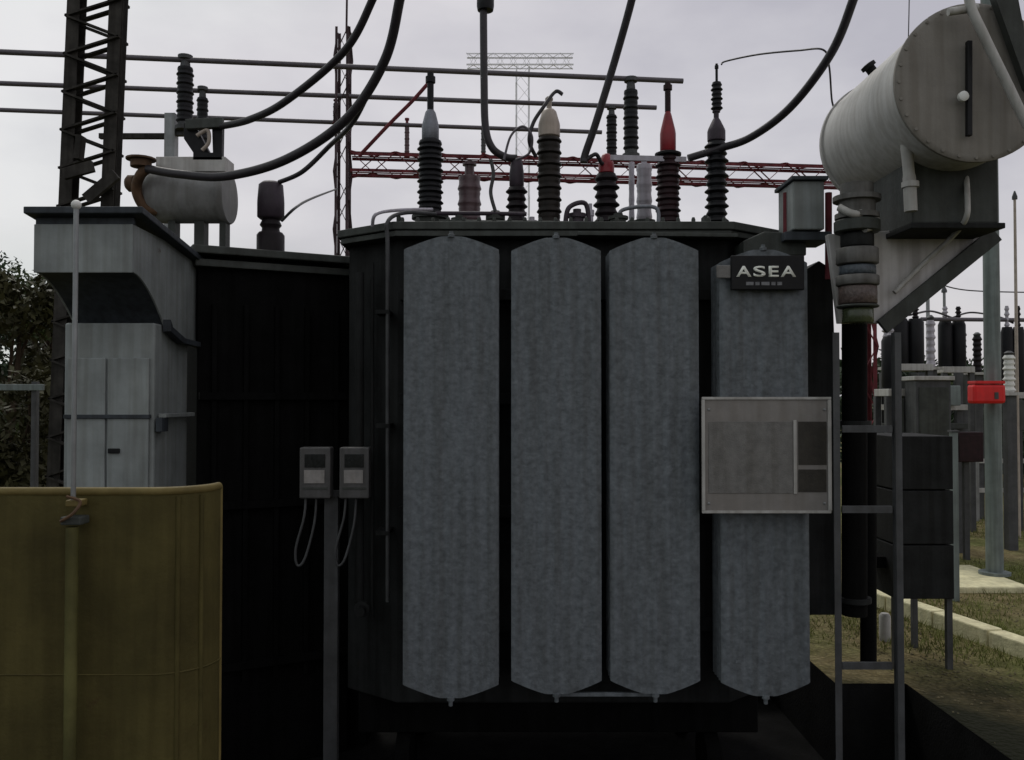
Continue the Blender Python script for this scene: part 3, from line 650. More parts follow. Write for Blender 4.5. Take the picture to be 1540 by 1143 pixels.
# hood: front board, underside, two cheeks with a swept lower edge
MB().box(KX0, KX1, KH, KH+.012, zh, 2.95).build('hood_front', 'kiosk', K, bevel=.004)
cheek = [(KH+.013, zh+.005)]
for i in range(1, 9):
    t = i/8; cheek.append((KH+.013+(5.53-KH-.013)*t, zh+.005-(zh-2.40)*(t**1.7)))
cheek += [(5.75, 2.345), (KB_+.12, 2.335), (KB_+.12, 2.93), (KH+.013, 2.95)]
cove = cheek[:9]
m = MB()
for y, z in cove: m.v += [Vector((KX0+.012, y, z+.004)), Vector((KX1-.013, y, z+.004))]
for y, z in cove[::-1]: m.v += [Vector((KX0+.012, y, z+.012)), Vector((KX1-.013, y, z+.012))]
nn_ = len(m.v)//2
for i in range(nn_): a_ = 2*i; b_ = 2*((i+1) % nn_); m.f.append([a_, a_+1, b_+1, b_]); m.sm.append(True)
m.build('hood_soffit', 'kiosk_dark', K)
for x in (KX0, KX1-.011):
    MB().prism([Vector((x, y, z)) for y, z in cheek], (.011, 0, 0)).build('hood_cheek', 'kiosk', K, bevel=.002)
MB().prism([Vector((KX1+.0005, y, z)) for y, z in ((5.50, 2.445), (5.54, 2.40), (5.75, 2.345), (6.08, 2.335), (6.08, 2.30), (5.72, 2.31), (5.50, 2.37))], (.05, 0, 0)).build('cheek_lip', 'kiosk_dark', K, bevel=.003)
MB().box(KX1+.0005, KX1+.05, 5.44, 5.93, 1.835, 1.86).build('side_ledge', 'kiosk', K, bevel=.003)
MB().box(KX1+.0005, KX1+.04, 5.40, 5.50, 1.75, 1.834).build('side_hinge', 'kiosk_dark', K, bevel=.003)
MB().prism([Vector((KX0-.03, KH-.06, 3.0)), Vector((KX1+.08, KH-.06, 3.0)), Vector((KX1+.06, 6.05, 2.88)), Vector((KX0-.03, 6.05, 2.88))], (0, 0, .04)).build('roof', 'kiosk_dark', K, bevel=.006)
MB().box(KX0+.0, KX1-.0, KH+.02, KH+.04, 2.951, 3.0).build('roof_strip', 'kiosk_dark', K)

# ------------------------------------------------------------------ ochre tank in the foreground, thin pole clamped to it
tzt = P(0, 743, 3.3).z
rc = .205; acx = -1.354; th = .022
def arcpts(r): return [(acx+r*math.sin(R(92*i/18)), 3.3+rc-r*math.cos(R(92*i/18))) for i in range(19)]
outer = [(-2.6, 3.3), (-2.0, 3.3), (-1.6, 3.3)]+arcpts(rc); inner = [(-2.6, 3.3+th), (-2.0, 3.3+th), (-1.6, 3.3+th)]+arcpts(rc-th)
OT = thing('barrier_plate', 'ochre yellow steel barrier plate with curved right end in the left foreground', 'barrier', (-1.85, 3.35, 0))
n_ = len(outer); m = MB(); NZ = 10
for k in range(NZ+1):
    for ln in (outer, inner):
        for i, (x, y) in enumerate(ln):
            dent = .004*math.sin(k*1.3+x*9)*math.sin(x*5+k*.7)
            m.v.append(Vector((x, y+dent, .01+(tzt-.012)*k/NZ)))
W2 = 2*n_
for k in range(NZ):
    for i in range(n_-1):
        a_ = k*W2+i; m.f.append([a_, a_+1, a_+1+W2, a_+W2]); m.sm.append(True)
        a_ = k*W2+n_+i; m.f.append([a_+1, a_, a_+W2, a_+1+W2]); m.sm.append(True)
    for i in (0, n_-1):
        a_ = k*W2+i; m.f.append([a_, a_+n_, a_+n_+W2, a_+W2]); m.sm.append(False)
for k in (0, NZ):
    for i in range(n_-1): a_ = k*W2+i; m.f.append([a_, a_+1, a_+1+n_, a_+n_]); m.sm.append(False)
m.build('plate', 'ochre', OT)
mid = [((a[0]+b[0])/2, (a[1]+b[1])/2) for a, b in zip(outer, inner)]
MB().tube([Vector((x, y, tzt+.008)) for x, y in mid], .017, 10).build('rim', 'ochre_rim', OT)
MB().tube([Vector((mid[-1][0], mid[-1][1]+.004, .02)), Vector((mid[-1][0], mid[-1][1]+.004, tzt+.008))], .016, 10).build('end_bead', 'ochre_rim', OT)
for ia in (9, 14):
    MB().tube([Vector((outer[ia][0], outer[ia][1], .02)), Vector((outer[ia][0], outer[ia][1], tzt-.012))], .009, 8).build('vertical_bead', 'ochre', OT)
MB().tube([Vector((x, y, .93)) for x, y in outer], .004, 6).build('weld_seam', 'ochre', OT)

SP = thing('slim_pole', 'slim grey pole with a white ball top standing against the ochre barrier plate', 'pole', (P(118, 0, 3.24).x, 3.24, 0))
px_ = P(118, 0, 3.24).x
MB().tube([(px_, 3.24, P(0, 760, 3.24).z), (px_, 3.24, P(0, 308, 3.24).z)], .009, 12).build('shaft', 'galv', SP)
MB().tube([(px_, 3.235, .0), (px_, 3.235, P(0, 792, 3.24).z)], .022, 14).build('lower_sleeve', 'greenyellow', SP)
MB().ball((px_, 3.24, P(0, 308, 3.24).z), .018).build('ball_top', 'white', SP)
cl = P(118, 770, 3.24)
MB().box(px_-.035, px_+.04, 3.215, 3.285, cl.z-.045, cl.z-.015).build('clamp', 'cover', SP, bevel=.005)
MB().box(px_-.02, px_+.03, 3.22, 3.29, cl.z+.02, cl.z+.045).build('clamp', 'ochre_rim', SP, bevel=.005)
MB().tube(spline([(px_-.03, 3.21, cl.z-.03), (px_+.02, 3.2, cl.z-.0), (px_+.035, 3.22, cl.z+.04), (px_-.01, 3.21, cl.z+.06)]), .006, 6).build('binding_wire', 'rustpipe', SP)

# ------------------------------------------------------------------ meter post and two meters
MY = 5.5
MP = thing('meter_post', 'plain grey steel post carrying two small meters', 'post', (P(498, 0, MY).x, MY, PZ))
a = P(498, 742, MY)
MB().box(a.x-.043, a.x+.043, MY, MY+.06, PZ, a.z).build('post', 'galvdark', MP, bevel=.004)
MB().bar(P(452, 742, MY-.0), P(555, 742, MY-.0), .03, .04).build('cross_arm', 'galvdark', MP)
def meter(x0, x1, tint, lab, lbl):
    c = P((x0+x1)/2, 750, MY-.1); t = thing('meter_box', lbl, 'meter', c, 'small meters on the grey post')
    def bx(a0, a1, b0, b1, Yn, th): 
        q = P(a0, b1, Yn); r_ = P(a1, b0, Yn); return MB().box(q.x, r_.x, Yn, Yn+th, q.z, r_.z)
    bx(x0, x1, 673, 750, MY-.12, .10).build('case', tint, t, bevel=.008)
    bx(x0+8, x1-8, 683, 703, MY-.125, .0045).build('window', 'glass', t, bevel=.001)
    bx(x0+7, x1-9, 707, 727, MY-.126, .0055).build('label_plate', lab, t, bevel=.001)
    bx(x0+5, x1-5, 733, 736, MY-.125, .0045).build('seam_strip', 'cover', t)
    q = P(x0+10, 750, MY-.08)
    MB().tube(spline([q, q+Vector((-.01, -.01, -.12)), q+Vector((-.055, -.02, -.30)), q+Vector((-.045, -.02, -.40)), q+Vector((.0, -.02, -.36)), q+Vector((.05, .0, -.16)), q+Vector((.06, .02, .0))]), .008, 8).build('cable_loop', 'galvdark', t)
    return t
meter(450, 497, 'meter', 'meterlabel', 'left small grey meter box with dark window and brighter label plate')
meter(510, 555, 'meter', 'meterlabel', 'right small grey meter box with dark window, nearer the radiators')

# ------------------------------------------------------------------ lattice steelwork
def lattice(name, label, cat, p0, p1, w, d, bays, leg, brace, mat, parts=True, group=None, zig=False):
    p0 = Vector(p0); p1 = Vector(p1); u, v, ax = frame(p1-p0); Lh = (p1-p0).length
    t = thing(name, label, cat, p0, group)
    cs = [u*(i*w/2)+v*(j*d/2) for i, j in ((-1, -1), (1, -1), (1, 1), (-1, 1))]
    sg_ = [(1, 1), (-1, 1), (-1, -1), (1, -1)]
    for c, s_ in zip(cs, sg_): MB().angle(p0+c, p1+c, leg, leg*.14, s_[0], s_[1]).build('leg' if abs(ax.z) > .7 else 'chord', mat, t)
    one = MB()
    for f_ in ((0, 2) if zig else range(4)):
        a_, b_ = cs[f_], cs[(f_+1) % 4]
        if zig and f_ == 2: a_, b_ = b_, a_
        for k in range(bays):
            q0 = p0+ax*(Lh*k/bays); q1 = p0+ax*(Lh*(k+1)/bays)
            s_, e_ = (q0+a_, q1+b_) if (k+f_) % 2 == 0 else (q0+b_, q1+a_)
            off = (a_+b_).normalized()*.012
            m_ = MB() if parts else one
            m_.bar(s_+off, e_+off, brace, brace*.3)
            if parts: m_.build('brace', mat, t)
    if not parts: one.build('bracing', mat, t)
    return t
# near lattice tower at left: two front legs at 105..128 and 170..192
ta = P(109, 900, 8.2); tb = P(152, -110, 8.2)
lattice('lattice_tower', 'dark rusty lattice steel tower rising behind the kiosk', 'tower', (ta.x, 8.2, 0), (tb.x, 8.2, tb.z), S(82, 8.2), .13, 36, .115, .06, 'tower', zig=True)
for q in (((96, 262, 8.0), (140, 250, 8.0)), ((130, 300, 8.0), (175, 262, 8.0)), ((118, 240, 8.0), (122, 205, 8.0))):
    tw_ = bpy.data.objects['lattice_tower']; MB().bar(P(*q[0]), P(*q[1]), .05, .10).build('gusset', 'tower', tw_)
# gantry column and beam carrying the insulators
colx = P(516, 200, 11.5)
lattice('lattice_column', 'slim red brown lattice column left of the transformer bushings', 'gantry column', (colx.x, 11.5, 0), (colx.x, 11.5, P(0, 45, 11.5).z), S(20, 11.5), .22, 18, .032, .024, 'column')
sp_ = P(521, 50, 11.5); sp2 = P(522, -20, 11.5)
MB().tube([sp_, sp2], .014, 8).build('spike', 'column', bpy.data.objects['lattice_column'])

b0 = P(528, 247, 11.3); b1 = P(1300, 268, 11.9)
lattice('lattice_beam', 'long red brown lattice beam crossing behind the bushings', 'gantry beam', b0, b1, .26, .26, 24, .045, .026, 'gantry')
cx2 = P(1300, 260, 11.95)
lattice('lattice_column', 'red brown lattice column under the beam end behind the drum', 'gantry column', (cx2.x, 12.0, 0), (cx2.x, 12.0, cx2.z+.3), .24, .24, 12, .05, .03, 'gantry', parts=False)
# far pale gantry
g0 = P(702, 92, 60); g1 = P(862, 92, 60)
lattice('far_gantry', 'pale far gantry beam faint above the brown beam', 'gantry', g0, g1, .8, .8, 16, .08, .05, 'gantry_haze', parts=False)
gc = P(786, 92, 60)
lattice('far_gantry_column', 'pale far gantry column faint behind the busbars', 'gantry column', (gc.x, 60, 0), (gc.x, 60, gc.z-.5), .9, .9, 22, .08, .05, 'gantry_haze', parts=False)

# busbars
HB = lambda: None
def busbar(pts, r, lbl):
    m = MB().tube(pts, r, 12); o = m.build('busbar', 'bus'); tag(o, lbl, 'busbar', 'three long busbars'); return o
busbar([P(-60, 75.5, 9.95), P(1027, 122, 10.92)], S(4.2, 10.2), 'long grey busbar tube, highest and nearest of the three')
busbar([P(-60, 123, 10.9), P(987, 162, 11.9)], S(3.8, 11), 'long grey busbar tube, middle one of the three')
busbar([P(-60, 163, 11.9), P(905, 199, 12.9)], S(3.4, 12), 'long grey busbar tube, lowest and farthest of the three')
# post insulators under the busbars
def insulator(px, Y, yb, yt, w, n, mat, lbl, cap='galvdark'):
    b = P(px, yb, Y); t_ = P(px, yt, Y); r = S(w, Y)/2
    t = thing('post_insulator', lbl, 'insulator', b, 'post insulators under the busbars')
    h = t_.z-b.z
    MB().lathe(b+Vector((0, 0, h*.1)), sheds(r, h*.74, n+4, .82), 18).build('porcelain', mat, t)
    MB().lathe(b, [(r*1.1, 0), (r*1.1, h*.05), (r*.8, h*.06), (r*.8, h*.1)], 14).build('base', cap, t)
    MB().lathe(b+Vector((0, 0, h*.84)), [(r*.6, 0), (r*.5, h*.1), (r*.85, h*.11), (r*.85, h*.16)], 14).build('clamp', cap, t)
insulator(278, 10.25, 196, 84, 26, 8, 'porc_black', 'black insulator under the top busbar right of the lattice tower')
insulator(304, 11.2, 236, 131, 18, 7, 'porc_black', 'slimmer black insulator beside the isolator switch under the middle busbar')
insulator(949, 10.85, 238, 117, 24, 8, 'porc_black', 'tall black insulator near the right end of the top busbar')
insulator(920, 11.85, 245, 160, 17, 7, 'porc_black', 'slim greenish black insulator near the right end of the middle busbar')
insulator(727, 12.7, 236, 180, 8, 5, 'galvdark', 'small far grey insulator under the lowest busbar beside the hanging cable', 'gantry')
insulator(612, 12.6, 236, 178, 8, 5, 'pinkgrey', 'small pinkish insulator under the lowest busbar left of the first tall bushing', 'gantry')
insulator(505, 12.3, 186, 150, 9, 4, 'galvdark', 'small grey insulator on the slim red brown lattice column', 'gantry')
# support post and bar for the left insulators
SB = thing('insulator_stand', 'grey steel stand with a horizontal bar under the black insulators', 'stand', (P(258, 0, 10.3).x, 10.3, 0))
a = P(258, 172, 10.3); MB().box(a.x-.06, a.x+.06, 10.24, 10.36, 0, a.z).build('post', 'galv', SB)
MB().bar(P(150, 205, 10.4), P(251, 205, 10.4), .06, .06).build('bar', 'tower', SB)
MB().bar(P(265, 200, 10.3), P(292, 200, 10.3), .07, .07).build('bracket', 'galvdark', SB)
a = P(304, 239, 11.2); MB().box(a.x-.05, a.x+.05, 11.15, 11.25, 0, a.z).build('post', 'galvdark', SB)

# cables and jumpers
def cable(pts, r, lbl, mat='cable', name='cable', n=12, seg=10, grp=None):
    o = MB().tube(spline(pxs(pts), n), r, seg).build(name, mat); return tag(o, lbl, 'cable', grp)
cable([(585, -70, 5.2), (560, 0, 5.4), (517, 78, 5.6), (430, 152, 5.9), (375, 180, 6.1), (332, 190, 6.25)], .025, 'thick black cable sweeping from the upper edge down to the isolator switch')
cable([(612, -70, 5.0), (601, 0, 5.1), (578, 92, 5.3), (520, 180, 5.5), (430, 240, 5.7), (340, 265, 5.9), (270, 262, 6.0), (222, 254, 6.08)], .03, 'thick black cable sweeping low past the small oil drum to the brown valve')
cable([(566, 112, 5.36), (532, 182, 5.7), (495, 220, 6.2), (455, 258, 6.3), (420, 274, 6.42)], .017, 'thinner cable running down to the short square capped bushing')
hc = [(727, -60, 6.1), (727, 10, 6.1), (728, 120, 6.1), (730, 190, 6.1), (740, 222, 6.1), (760, 236, 6.12), (777, 238, 6.14)]
o = cable(hc, .026, 'black cable hanging straight down and hooking to the purple capped bushing')
MB().lathe(P(730, 16, 6.1), [(.055, 0), (.06, .03), (.06, .09), (.035, .12)], 16).build('cable_clamp', 'porc_black', o)
cable([(962, -60, 5.6), (950, 0, 5.7), (925, 90, 5.85), (896, 185, 5.95), (880, 232, 6.0), (878, 244, 6.0)], .026, 'black cable slanting down beside the brown bushing with the cream cap')
cable([(1300, -60, 4.9), (1283, 0, 5.0), (1250, 80, 5.2), (1190, 160, 5.5), (1130, 206, 5.8), (1080, 224, 6.0), (1035, 238, 6.02)], .026, 'black cable curving from the upper edge to the rightmost bushing')
cable([(1085, 97, 6.05), (1092, 92, 6.05), (1140, 82, 5.8), (1200, 76, 5.5), (1238, 75, 5.3), (1247, 100, 5.45), (1251, 150, 5.72), (1256, 166, 5.74)], .006, 'thin wire from the rightmost bushing tip to the oil drum', name='wire')
cable([(645, 124, 9.5), (620, 152, 9.5), (588, 184, 9.5), (552, 222, 9.5), (540, 235, 9.5)], .02, 'far red brown jumper slanting left of the first tall bushing', mat='gantry', name='jumper')
cable([(424, 332, 6.3), (445, 312, 6.2), (470, 298, 7.5), (507, 284, 11.4)], .010, 'short twisted jumper right of the square capped bushing', name='jumper', mat='galvdark')
cable([(1368, -40, 5.0), (1367, 20, 5.0), (1366, 62, 5.0)], .003, 'hair thin wire hanging above the oil drum', name='wire')
cable([(846, 142, 6.0), (835, 138, 6.0), (818, 160, 5.95), (802, 185, 5.95), (796, 212, 5.95), (806, 236, 6.0)], .013, 'dark looped jumper left of the cream cap', name='jumper')
cable([(758, 240, 5.9), (768, 205, 5.9), (786, 190, 5.9), (800, 205, 5.9), (796, 230, 5.95), (776, 240, 5.95)], .008, 'thin grey wire loop between two bushings', mat='bus', name='jumper')
cable([(738, 240, 5.8), (742, 262, 5.8), (738, 290, 5.8), (745, 318, 5.8)], .012, 'dark jumper dropping below the hooked cable', name='jumper', mat='galvdark')
cable([(880, 242, 6.0), (896, 232, 6.0), (905, 246, 6.05), (912, 240, 6.1)], .014, 'short dark jumper onto the red collared bushing', name='jumper')
for pts_, r_, m_ in (([(655, 321, 5.85), (720, 321, 5.85), (792, 322, 5.85)], .014, 'purple'), ([(660, 333, 5.7), (745, 334, 5.7), (900, 336, 5.7), (1060, 340, 5.7)], .012, 'cover'), ([(850, 338, 5.75), (856, 312, 5.75), (880, 306, 5.8), (886, 336, 5.8)], .016, 'purple'), ([(932, 338, 5.8), (936, 316, 5.8), (985, 312, 5.8), (990, 338, 5.8)], .013, 'greycap')):
    MB().tube(spline(pxs(pts_), 8), r_, 10).build('cover_pipe', m_, T)
MB().box(-1.32, -1.082, 6.62, 7.0, PZ+.01, 2.88).build('dark_gap_filler', 'dark_steel', T)  # dark block added to black out the bright gap between the tanks
# ------------------------------------------------------------------ right background: pole, red box, switchgear
PL = thing('utility_pole', 'tall grey green steel pole with a red band right of the cooler bank', 'pole', (P(1486, 0, 9.6).x, 9.6, 0))
a = P(1486, 0, 9.6)
MB().lathe((a.x, 9.6, .06), [(.16, 0), (.16, .03), (.088, .032), (.082, 3.6), (.076, 6.6)], 18).build('shaft', 'polegreen', PL)
rb = P(1478, 592, 9.4)
RBX = thing('red_box', 'bright red metal box strapped to the grey green pole', 'box', (rb.x, 9.42, P(0, 608, 9.4).z))
MB().box(P(1454, 0, 9.4).x, P(1502, 0, 9.4).x, 9.34, 9.5, P(0, 607, 9.4).z, P(0, 578, 9.4).z).build('box_body', 'signred', RBX, bevel=.03)
MB().box(P(1456, 0, 9.4).x, P(1500, 0, 9.4).x, 9.335, 9.505, P(0, 577.5, 9.4).z+.002, P(0, 573, 9.4).z).build('box_lid', 'signred', RBX, bevel=.004)
MB().box(P(1484, 0, 9.4).x, P(1490, 0, 9.4).x, 9.335, 9.339, P(0, 600, 9.4).z, P(0, 590, 9.4).z).build('latch', 'galvdark', RBX)
# second slim pole
SPo = thing('fence_post', 'slim pale grey post directly right of the dark cooler bank', 'post', (P(1434, 0, 8.6).x, 8.6, 0))
a = P(1434, 650, 8.6); MB().box(a.x-.03, a.x+.03, 8.57, 8.63, 0, a.z).build('post', 'polegreen', SPo, bevel=.004)
MB().box(a.x-.04, a.x+.04, 8.56, 8.64, a.z+.001, a.z+.02).build('post_cap', 'galvdark', SPo)

def breaker(px, Y, yt, yb, w, lbl, nb=2, mat='porc_black'):
    b = P(px, yb, Y); t = thing('circuit_breaker', lbl, 'circuit breaker', (b.x, Y, 0), 'circuit breakers in the yard at right')
    hw = S(w, Y)/2; tz = P(px, yt, Y).z
    MB().box(b.x-hw*1.15, b.x+hw*1.15, Y-.22, Y+.22, b.z-.09, b.z).build('frame_beam', 'lightpaint', t, bevel=.006)
    for sx in (-1, 1):
        for sy in (-.16, .16): MB().box(b.x+sx*hw-.035, b.x+sx*hw+.035, Y+sy-.035, Y+sy+.035, 0, b.z-.091).build('leg', 'galvdark', t)
    for k in range(nb):
        x = b.x-hw+2*hw*(k+.5)/nb
        o = MB().lathe((x, Y, b.z+.001), [(hw/nb*.9, 0), (hw/nb*1.02, .03), (hw/nb*1.02, (tz-b.z)*.90), (hw/nb*.8, (tz-b.z)*.98)], 20).build('pole_unit', mat, t)
        MB().lathe((x, Y, b.z+(tz-b.z)*.98), sheds(hw/nb*.45, (tz-b.z)*.32, 4, .6), 14).build('bushing', 'porc_dark' if k % 2 else 'palegrey', o)
    MB().box(b.x-hw*.5, b.x+hw*.3, Y-.3, Y-.225, b.z-.55, b.z-.12).build('control_box', 'cover', t, bevel=.01)
breaker(1366, 12.0, 478, 548, 46, 'paler framed circuit breaker with paired black poles left of the grey green pole', 2)
breaker(1432, 13.2, 482, 552, 40, 'darker circuit breaker with black poles close to the grey green pole', 2)
breaker(1340, 11.0, 505, 585, 26, 'narrow circuit breaker partly behind the oil drum gusset', 1)
breaker(1524, 13.0, 490, 590, 34, 'circuit breaker beyond the red box right of the grey green pole', 2)
for px, Y, yt, yb, w, m, lbl in ((1338, 12.6, 486, 552, 22, 'palegrey', 'pale grey post insulator left of the paired black breaker poles'), (1400, 12.8, 474, 552, 14, 'palegrey', 'slim pale insulator between the black breaker groups'), (1518, 11.5, 528, 590, 18, 'white', 'white post insulator right of the red box'), (1470, 14.5, 500, 560, 14, 'porc_dark', 'dark post insulator behind the grey green pole'), (1448, 14.5, 492, 560, 12, 'galvdark', 'small grey post insulator between breaker and grey green pole')):
    b = P(px, yb, Y); t_ = P(px, yt, Y); r = S(w, Y)/2; h = t_.z-b.z
    t = thing('yard_insulator', lbl, 'insulator', (b.x, Y, 0), 'post insulators in the yard at right')
    MB().box(b.x-.06, b.x+.06, Y-.06, Y+.06, 0, b.z-.041).build('pedestal', 'galvdark', t); MB().box(b.x-.12, b.x+.12, Y-.12, Y+.12, b.z-.04, b.z).build('base_plate', 'lightpaint', t)
    MB().lathe((b.x, Y, b.z+.001), sheds(r, h*.9, 7, .72), 14).build('porcelain', m, t); MB().lathe((b.x, Y, b.z+h*.9+.002), [(r*.6, 0), (r*.8, h*.05), (r*.3, h*.1)], 12).build('cap', 'galvdark', t)
DF = thing('disconnector_frame', 'grey steel frame with dark drive boxes below the breaker tops', 'frame', (P(1385, 0, 11.2).x, 11.2, 0))
xa, xb = P(1322, 0, 11.2).x, P(1446, 0, 11.2).x
for z, m in ((P(0, 612, 11.2).z, 'lightpaint'), (P(0, 640, 11.2).z, 'cover')): MB().box(xa, xb, 11.15, 11.25, z-.04, z+.03).build('beam', m, DF, bevel=.004)
for x in (xa+.05, (xa+xb)/2, xb-.05): MB().box(x-.04, x+.04, 11.251, 11.33, 0, P(0, 560, 11.2).z).build('post', 'galvdark', DF)
for k, (a0, a1, b0, b1, m) in enumerate(((1352, 1374, 572, 606, 'cover'), (1396, 1422, 566, 608, 'tank'), (1426, 1442, 580, 610, 'polegreen'), (1330, 1346, 570, 598, 'tank'))):
    q = P(a0, b1, 11.05); r_ = P(a1, b0, 11.05); MB().box(q.x, r_.x, 11.0, 11.148, q.z, r_.z).build('drive_box', m, DF, bevel=.01)
MB().bar((xa+.05, 11.345, .3), (xb-.05, 11.345, 1.9), .05, .02).build('brace', 'galvdark', DF)
cable([(1330, 486, 12.5), (1352, 470, 12.3), (1366, 474, 12.0), (1400, 468, 12.6), (1432, 478, 13.2)], .014, 'thin jumper linking the breaker tops at right', name='jumper')
cable([(1432, 478, 13.2), (1460, 470, 13.6), (1500, 476, 13.2), (1524, 486, 13.0)], .014, 'thin jumper crossing behind the grey green pole', name='jumper')
cable([(1365, 395, 20), (1400, 420, 20), (1450, 436, 20), (1560, 440, 20)], .014, 'far overhead wire low on the sky at right', name='wire')
# equipment shelves, low rails
YR = thing('yard_rail', 'low pale rail fence across the yard behind the cooler bank', 'fence', (P(1440, 0, 14).x, 14.2, 0))
xa = P(1300, 0, 14.2).x; xb = P(1700, 0, 14.2).x
for k in range(6):
    x = xa+(xb-xa)*k/5; MB().box(x-.035, x+.035, 14.17, 14.23, 0, .98).build('post', 'galv', YR)
for z in (.45, .92): MB().box(xa-.1, xb+.1, 14.235, 14.27, z, z+.07).build('rail', 'lightpaint', YR)
CB = thing('control_cabinet', 'low grey green control cabinet standing under the breakers', 'cabinet', (P(1398, 0, 10.4).x, 10.4, 0))
a = P(1372, 0, 10.4).x; b = P(1424, 0, 10.4).x; zc = P(0, 572, 10.4).z
MB().box(a, b, 10.4, 10.7, .12, zc).build('body', 'galvdark', CB, bevel=.01)
MB().box(a-.03, b+.03, 10.36, 10.74, zc+.001, zc+.05).build('roof', 'lightpaint', CB, bevel=.006)
MB().box(a+.03, b-.03, 10.385, 10.399, .2, zc-.08).build('door', 'cover', CB, bevel=.004)
MB().box(a, b, 10.42, 10.68, 0, .119).build('plinth', 'concrete', CB)
rd = P(1452, 694, 10.8)
FD = thing('hose_box', 'small dark red box on a short post left of the grey green pole', 'box', (rd.x, 10.8, 0))
MB().box(rd.x-.17, rd.x+.17, 10.7, 10.9, rd.z, rd.z+.36).build('box_body', 'porc_red', FD, bevel=.01)
MB().box(rd.x-.13, rd.x+.13, 10.69, 10.699, rd.z+.04, rd.z+.32).build('box_door', 'porc_red', FD)
MB().box(rd.x-.03, rd.x+.03, 10.77, 10.83, 0, rd.z-.001).build('post', 'galvdark', FD)

LR = thing('rail_fence', 'short pale green rail fence in front of the trees at the left edge', 'fence', (P(30, 0, 10).x, 10, 0))
za = P(0, 578, 10).z; zb2 = P(0, 602, 10).z
for px in (-120, -30, 60): x = P(px, 0, 10).x; MB().box(x-.03, x+.03, 9.97, 10.03, 0, za+.03).build('post', 'galvdark', LR)
MB().box(P(-130, 0, 10).x, P(76, 0, 10).x, 9.93, 9.969, za-.07, za).build('rail', 'polegreen', LR, bevel=.005)
MB().box(P(-130, 0, 10).x, P(76, 0, 10).x, 9.93, 9.969, .7, .77).build('rail', 'polegreen', LR, bevel=.005)
# masts and bars far right
for px, Y, yt, r, m, lbl in ((1526, 12.5, 300, .022, 'cream', 'thin cream mast near the right edge behind the drum'), (1395, 15, 425, .035, 'galv', 'thin grey mast above the left breaker'), (1420, 16, 440, .03, 'galv', 'thin grey mast between the two breakers')):
    a = P(px, yt, Y); mt = thing('mast', lbl, 'mast', (a.x, Y, 0))
    MB().lathe((a.x, Y, 0), [(r*1.3, 0), (r, a.z*.6), (r*.8, a.z)], 12).build('shaft', m, mt)
    MB().lathe((a.x, Y, a.z+.001), [(r*1.6, 0), (r*1.6, .04), (r*.4, .12)], 12).build('finial', 'galvdark', mt)
a = P(1385, 480, 13); b = P(1620, 482, 13)
tag(MB().tube([a, b], .03, 10).build('busbar', 'bus'), 'short far busbar level with the breaker tops at right', 'busbar')

# ------------------------------------------------------------------ vegetation
def tree(name, x, y, h, cr, lbl, mat, n=2200, trunk_r=.09, cat='tree', lo=.25, leaf=.075):
    t = thing(name, lbl, cat, (x, y, 0), 'trees and shrubs beyond the yard')
    m = MB(); rnd = random.Random(int(x*97+y*31))
    m.tube(spline([(x, y, -.05), (x+rnd.uniform(-.08, .08), y, h*.3), (x+rnd.uniform(-.15, .15), y+rnd.uniform(-.1, .1), h*.62), (x+rnd.uniform(-.2, .2), y, h*.88)], 4), [trunk_r*(1-.85*i/12) for i in range(13)], 8)
    clumps = []
    for k in range(16):
        a = rnd.uniform(0, 2*math.pi); zf = rnd.uniform(lo, .95); rad = cr*(1-abs(zf-.58)**2*2.2)*rnd.uniform(.35, .95)
        c = Vector((x+math.cos(a)*rad, y+math.sin(a)*rad, h*zf)); clumps.append((c, cr*rnd.uniform(.25, .48)))
        if k % 2 == 0: m.tube(spline([(x, y, h*max(.15, zf-.3)), ((x+c.x)/2, (y+c.y)/2, h*(zf-.08)), c], 3), [trunk_r*.4*(1-.12*i) for i in range(7)], 6)
    m.build('trunk', 'bark', t)
    l = MB()
    for k in range(n*3):
        c, r = rnd.choice(clumps)
        d = Vector((rnd.gauss(0, 1), rnd.gauss(0, 1), rnd.gauss(0, .8))); d = d.normalized()*r*(rnd.random()**.45)
        p_ = c+d; s_ = leaf*rnd.uniform(.6, 1.3)
        u = Vector((rnd.gauss(0, 1), rnd.gauss(0, 1), rnd.gauss(0, 1))).normalized(); v = u.cross(Vector((rnd.gauss(0, 1), rnd.gauss(0, 1), rnd.gauss(0, 1)))).normalized()
        b = len(l.v); l.v += [p_-u*s_, p_+v*s_*.42, p_+u*s_, p_-v*s_*.42]; l.f.append([b, b+1, b+2, b+3]); l.sm.append(False)
    me = bpy.data.meshes.new('crown'); o0 = ORG[t.name]; me.from_pydata([tuple(v-o0) for v in l.v], [], l.f); me.materials.append(M[mat])
    o = bpy.data.objects.new('crown', me); col.objects.link(o); o.parent = t
def gx(px, Y): return P(px, 0, Y).x
tree('broadleaf_tree', gx(20, 13), 13, 4.0, 1.15, 'brown green tree at the left edge behind the lattice tower', 'leaf2', 2600)
tree('broadleaf_tree', gx(72, 16), 16, 4.1, 1.2, 'greener tree between the left edge and the lattice tower', 'leaf', 2400)
tree('broadleaf_tree', gx(-60, 18), 18, 5.2, 1.7, 'dark tree cut by the left edge behind the brown green one', 'leafd', 2600)
tree('broadleaf_tree', gx(120, 20), 20, 3.9, 1.5, 'dark low tree behind the lattice tower foot', 'leafd', 2200)
tree('shrub', gx(40, 11), 11, 2.3, .9, 'brown shrub above the ochre barrier beside the kiosk', 'leaf2', 1800, .05, 'shrub', .15, .06)
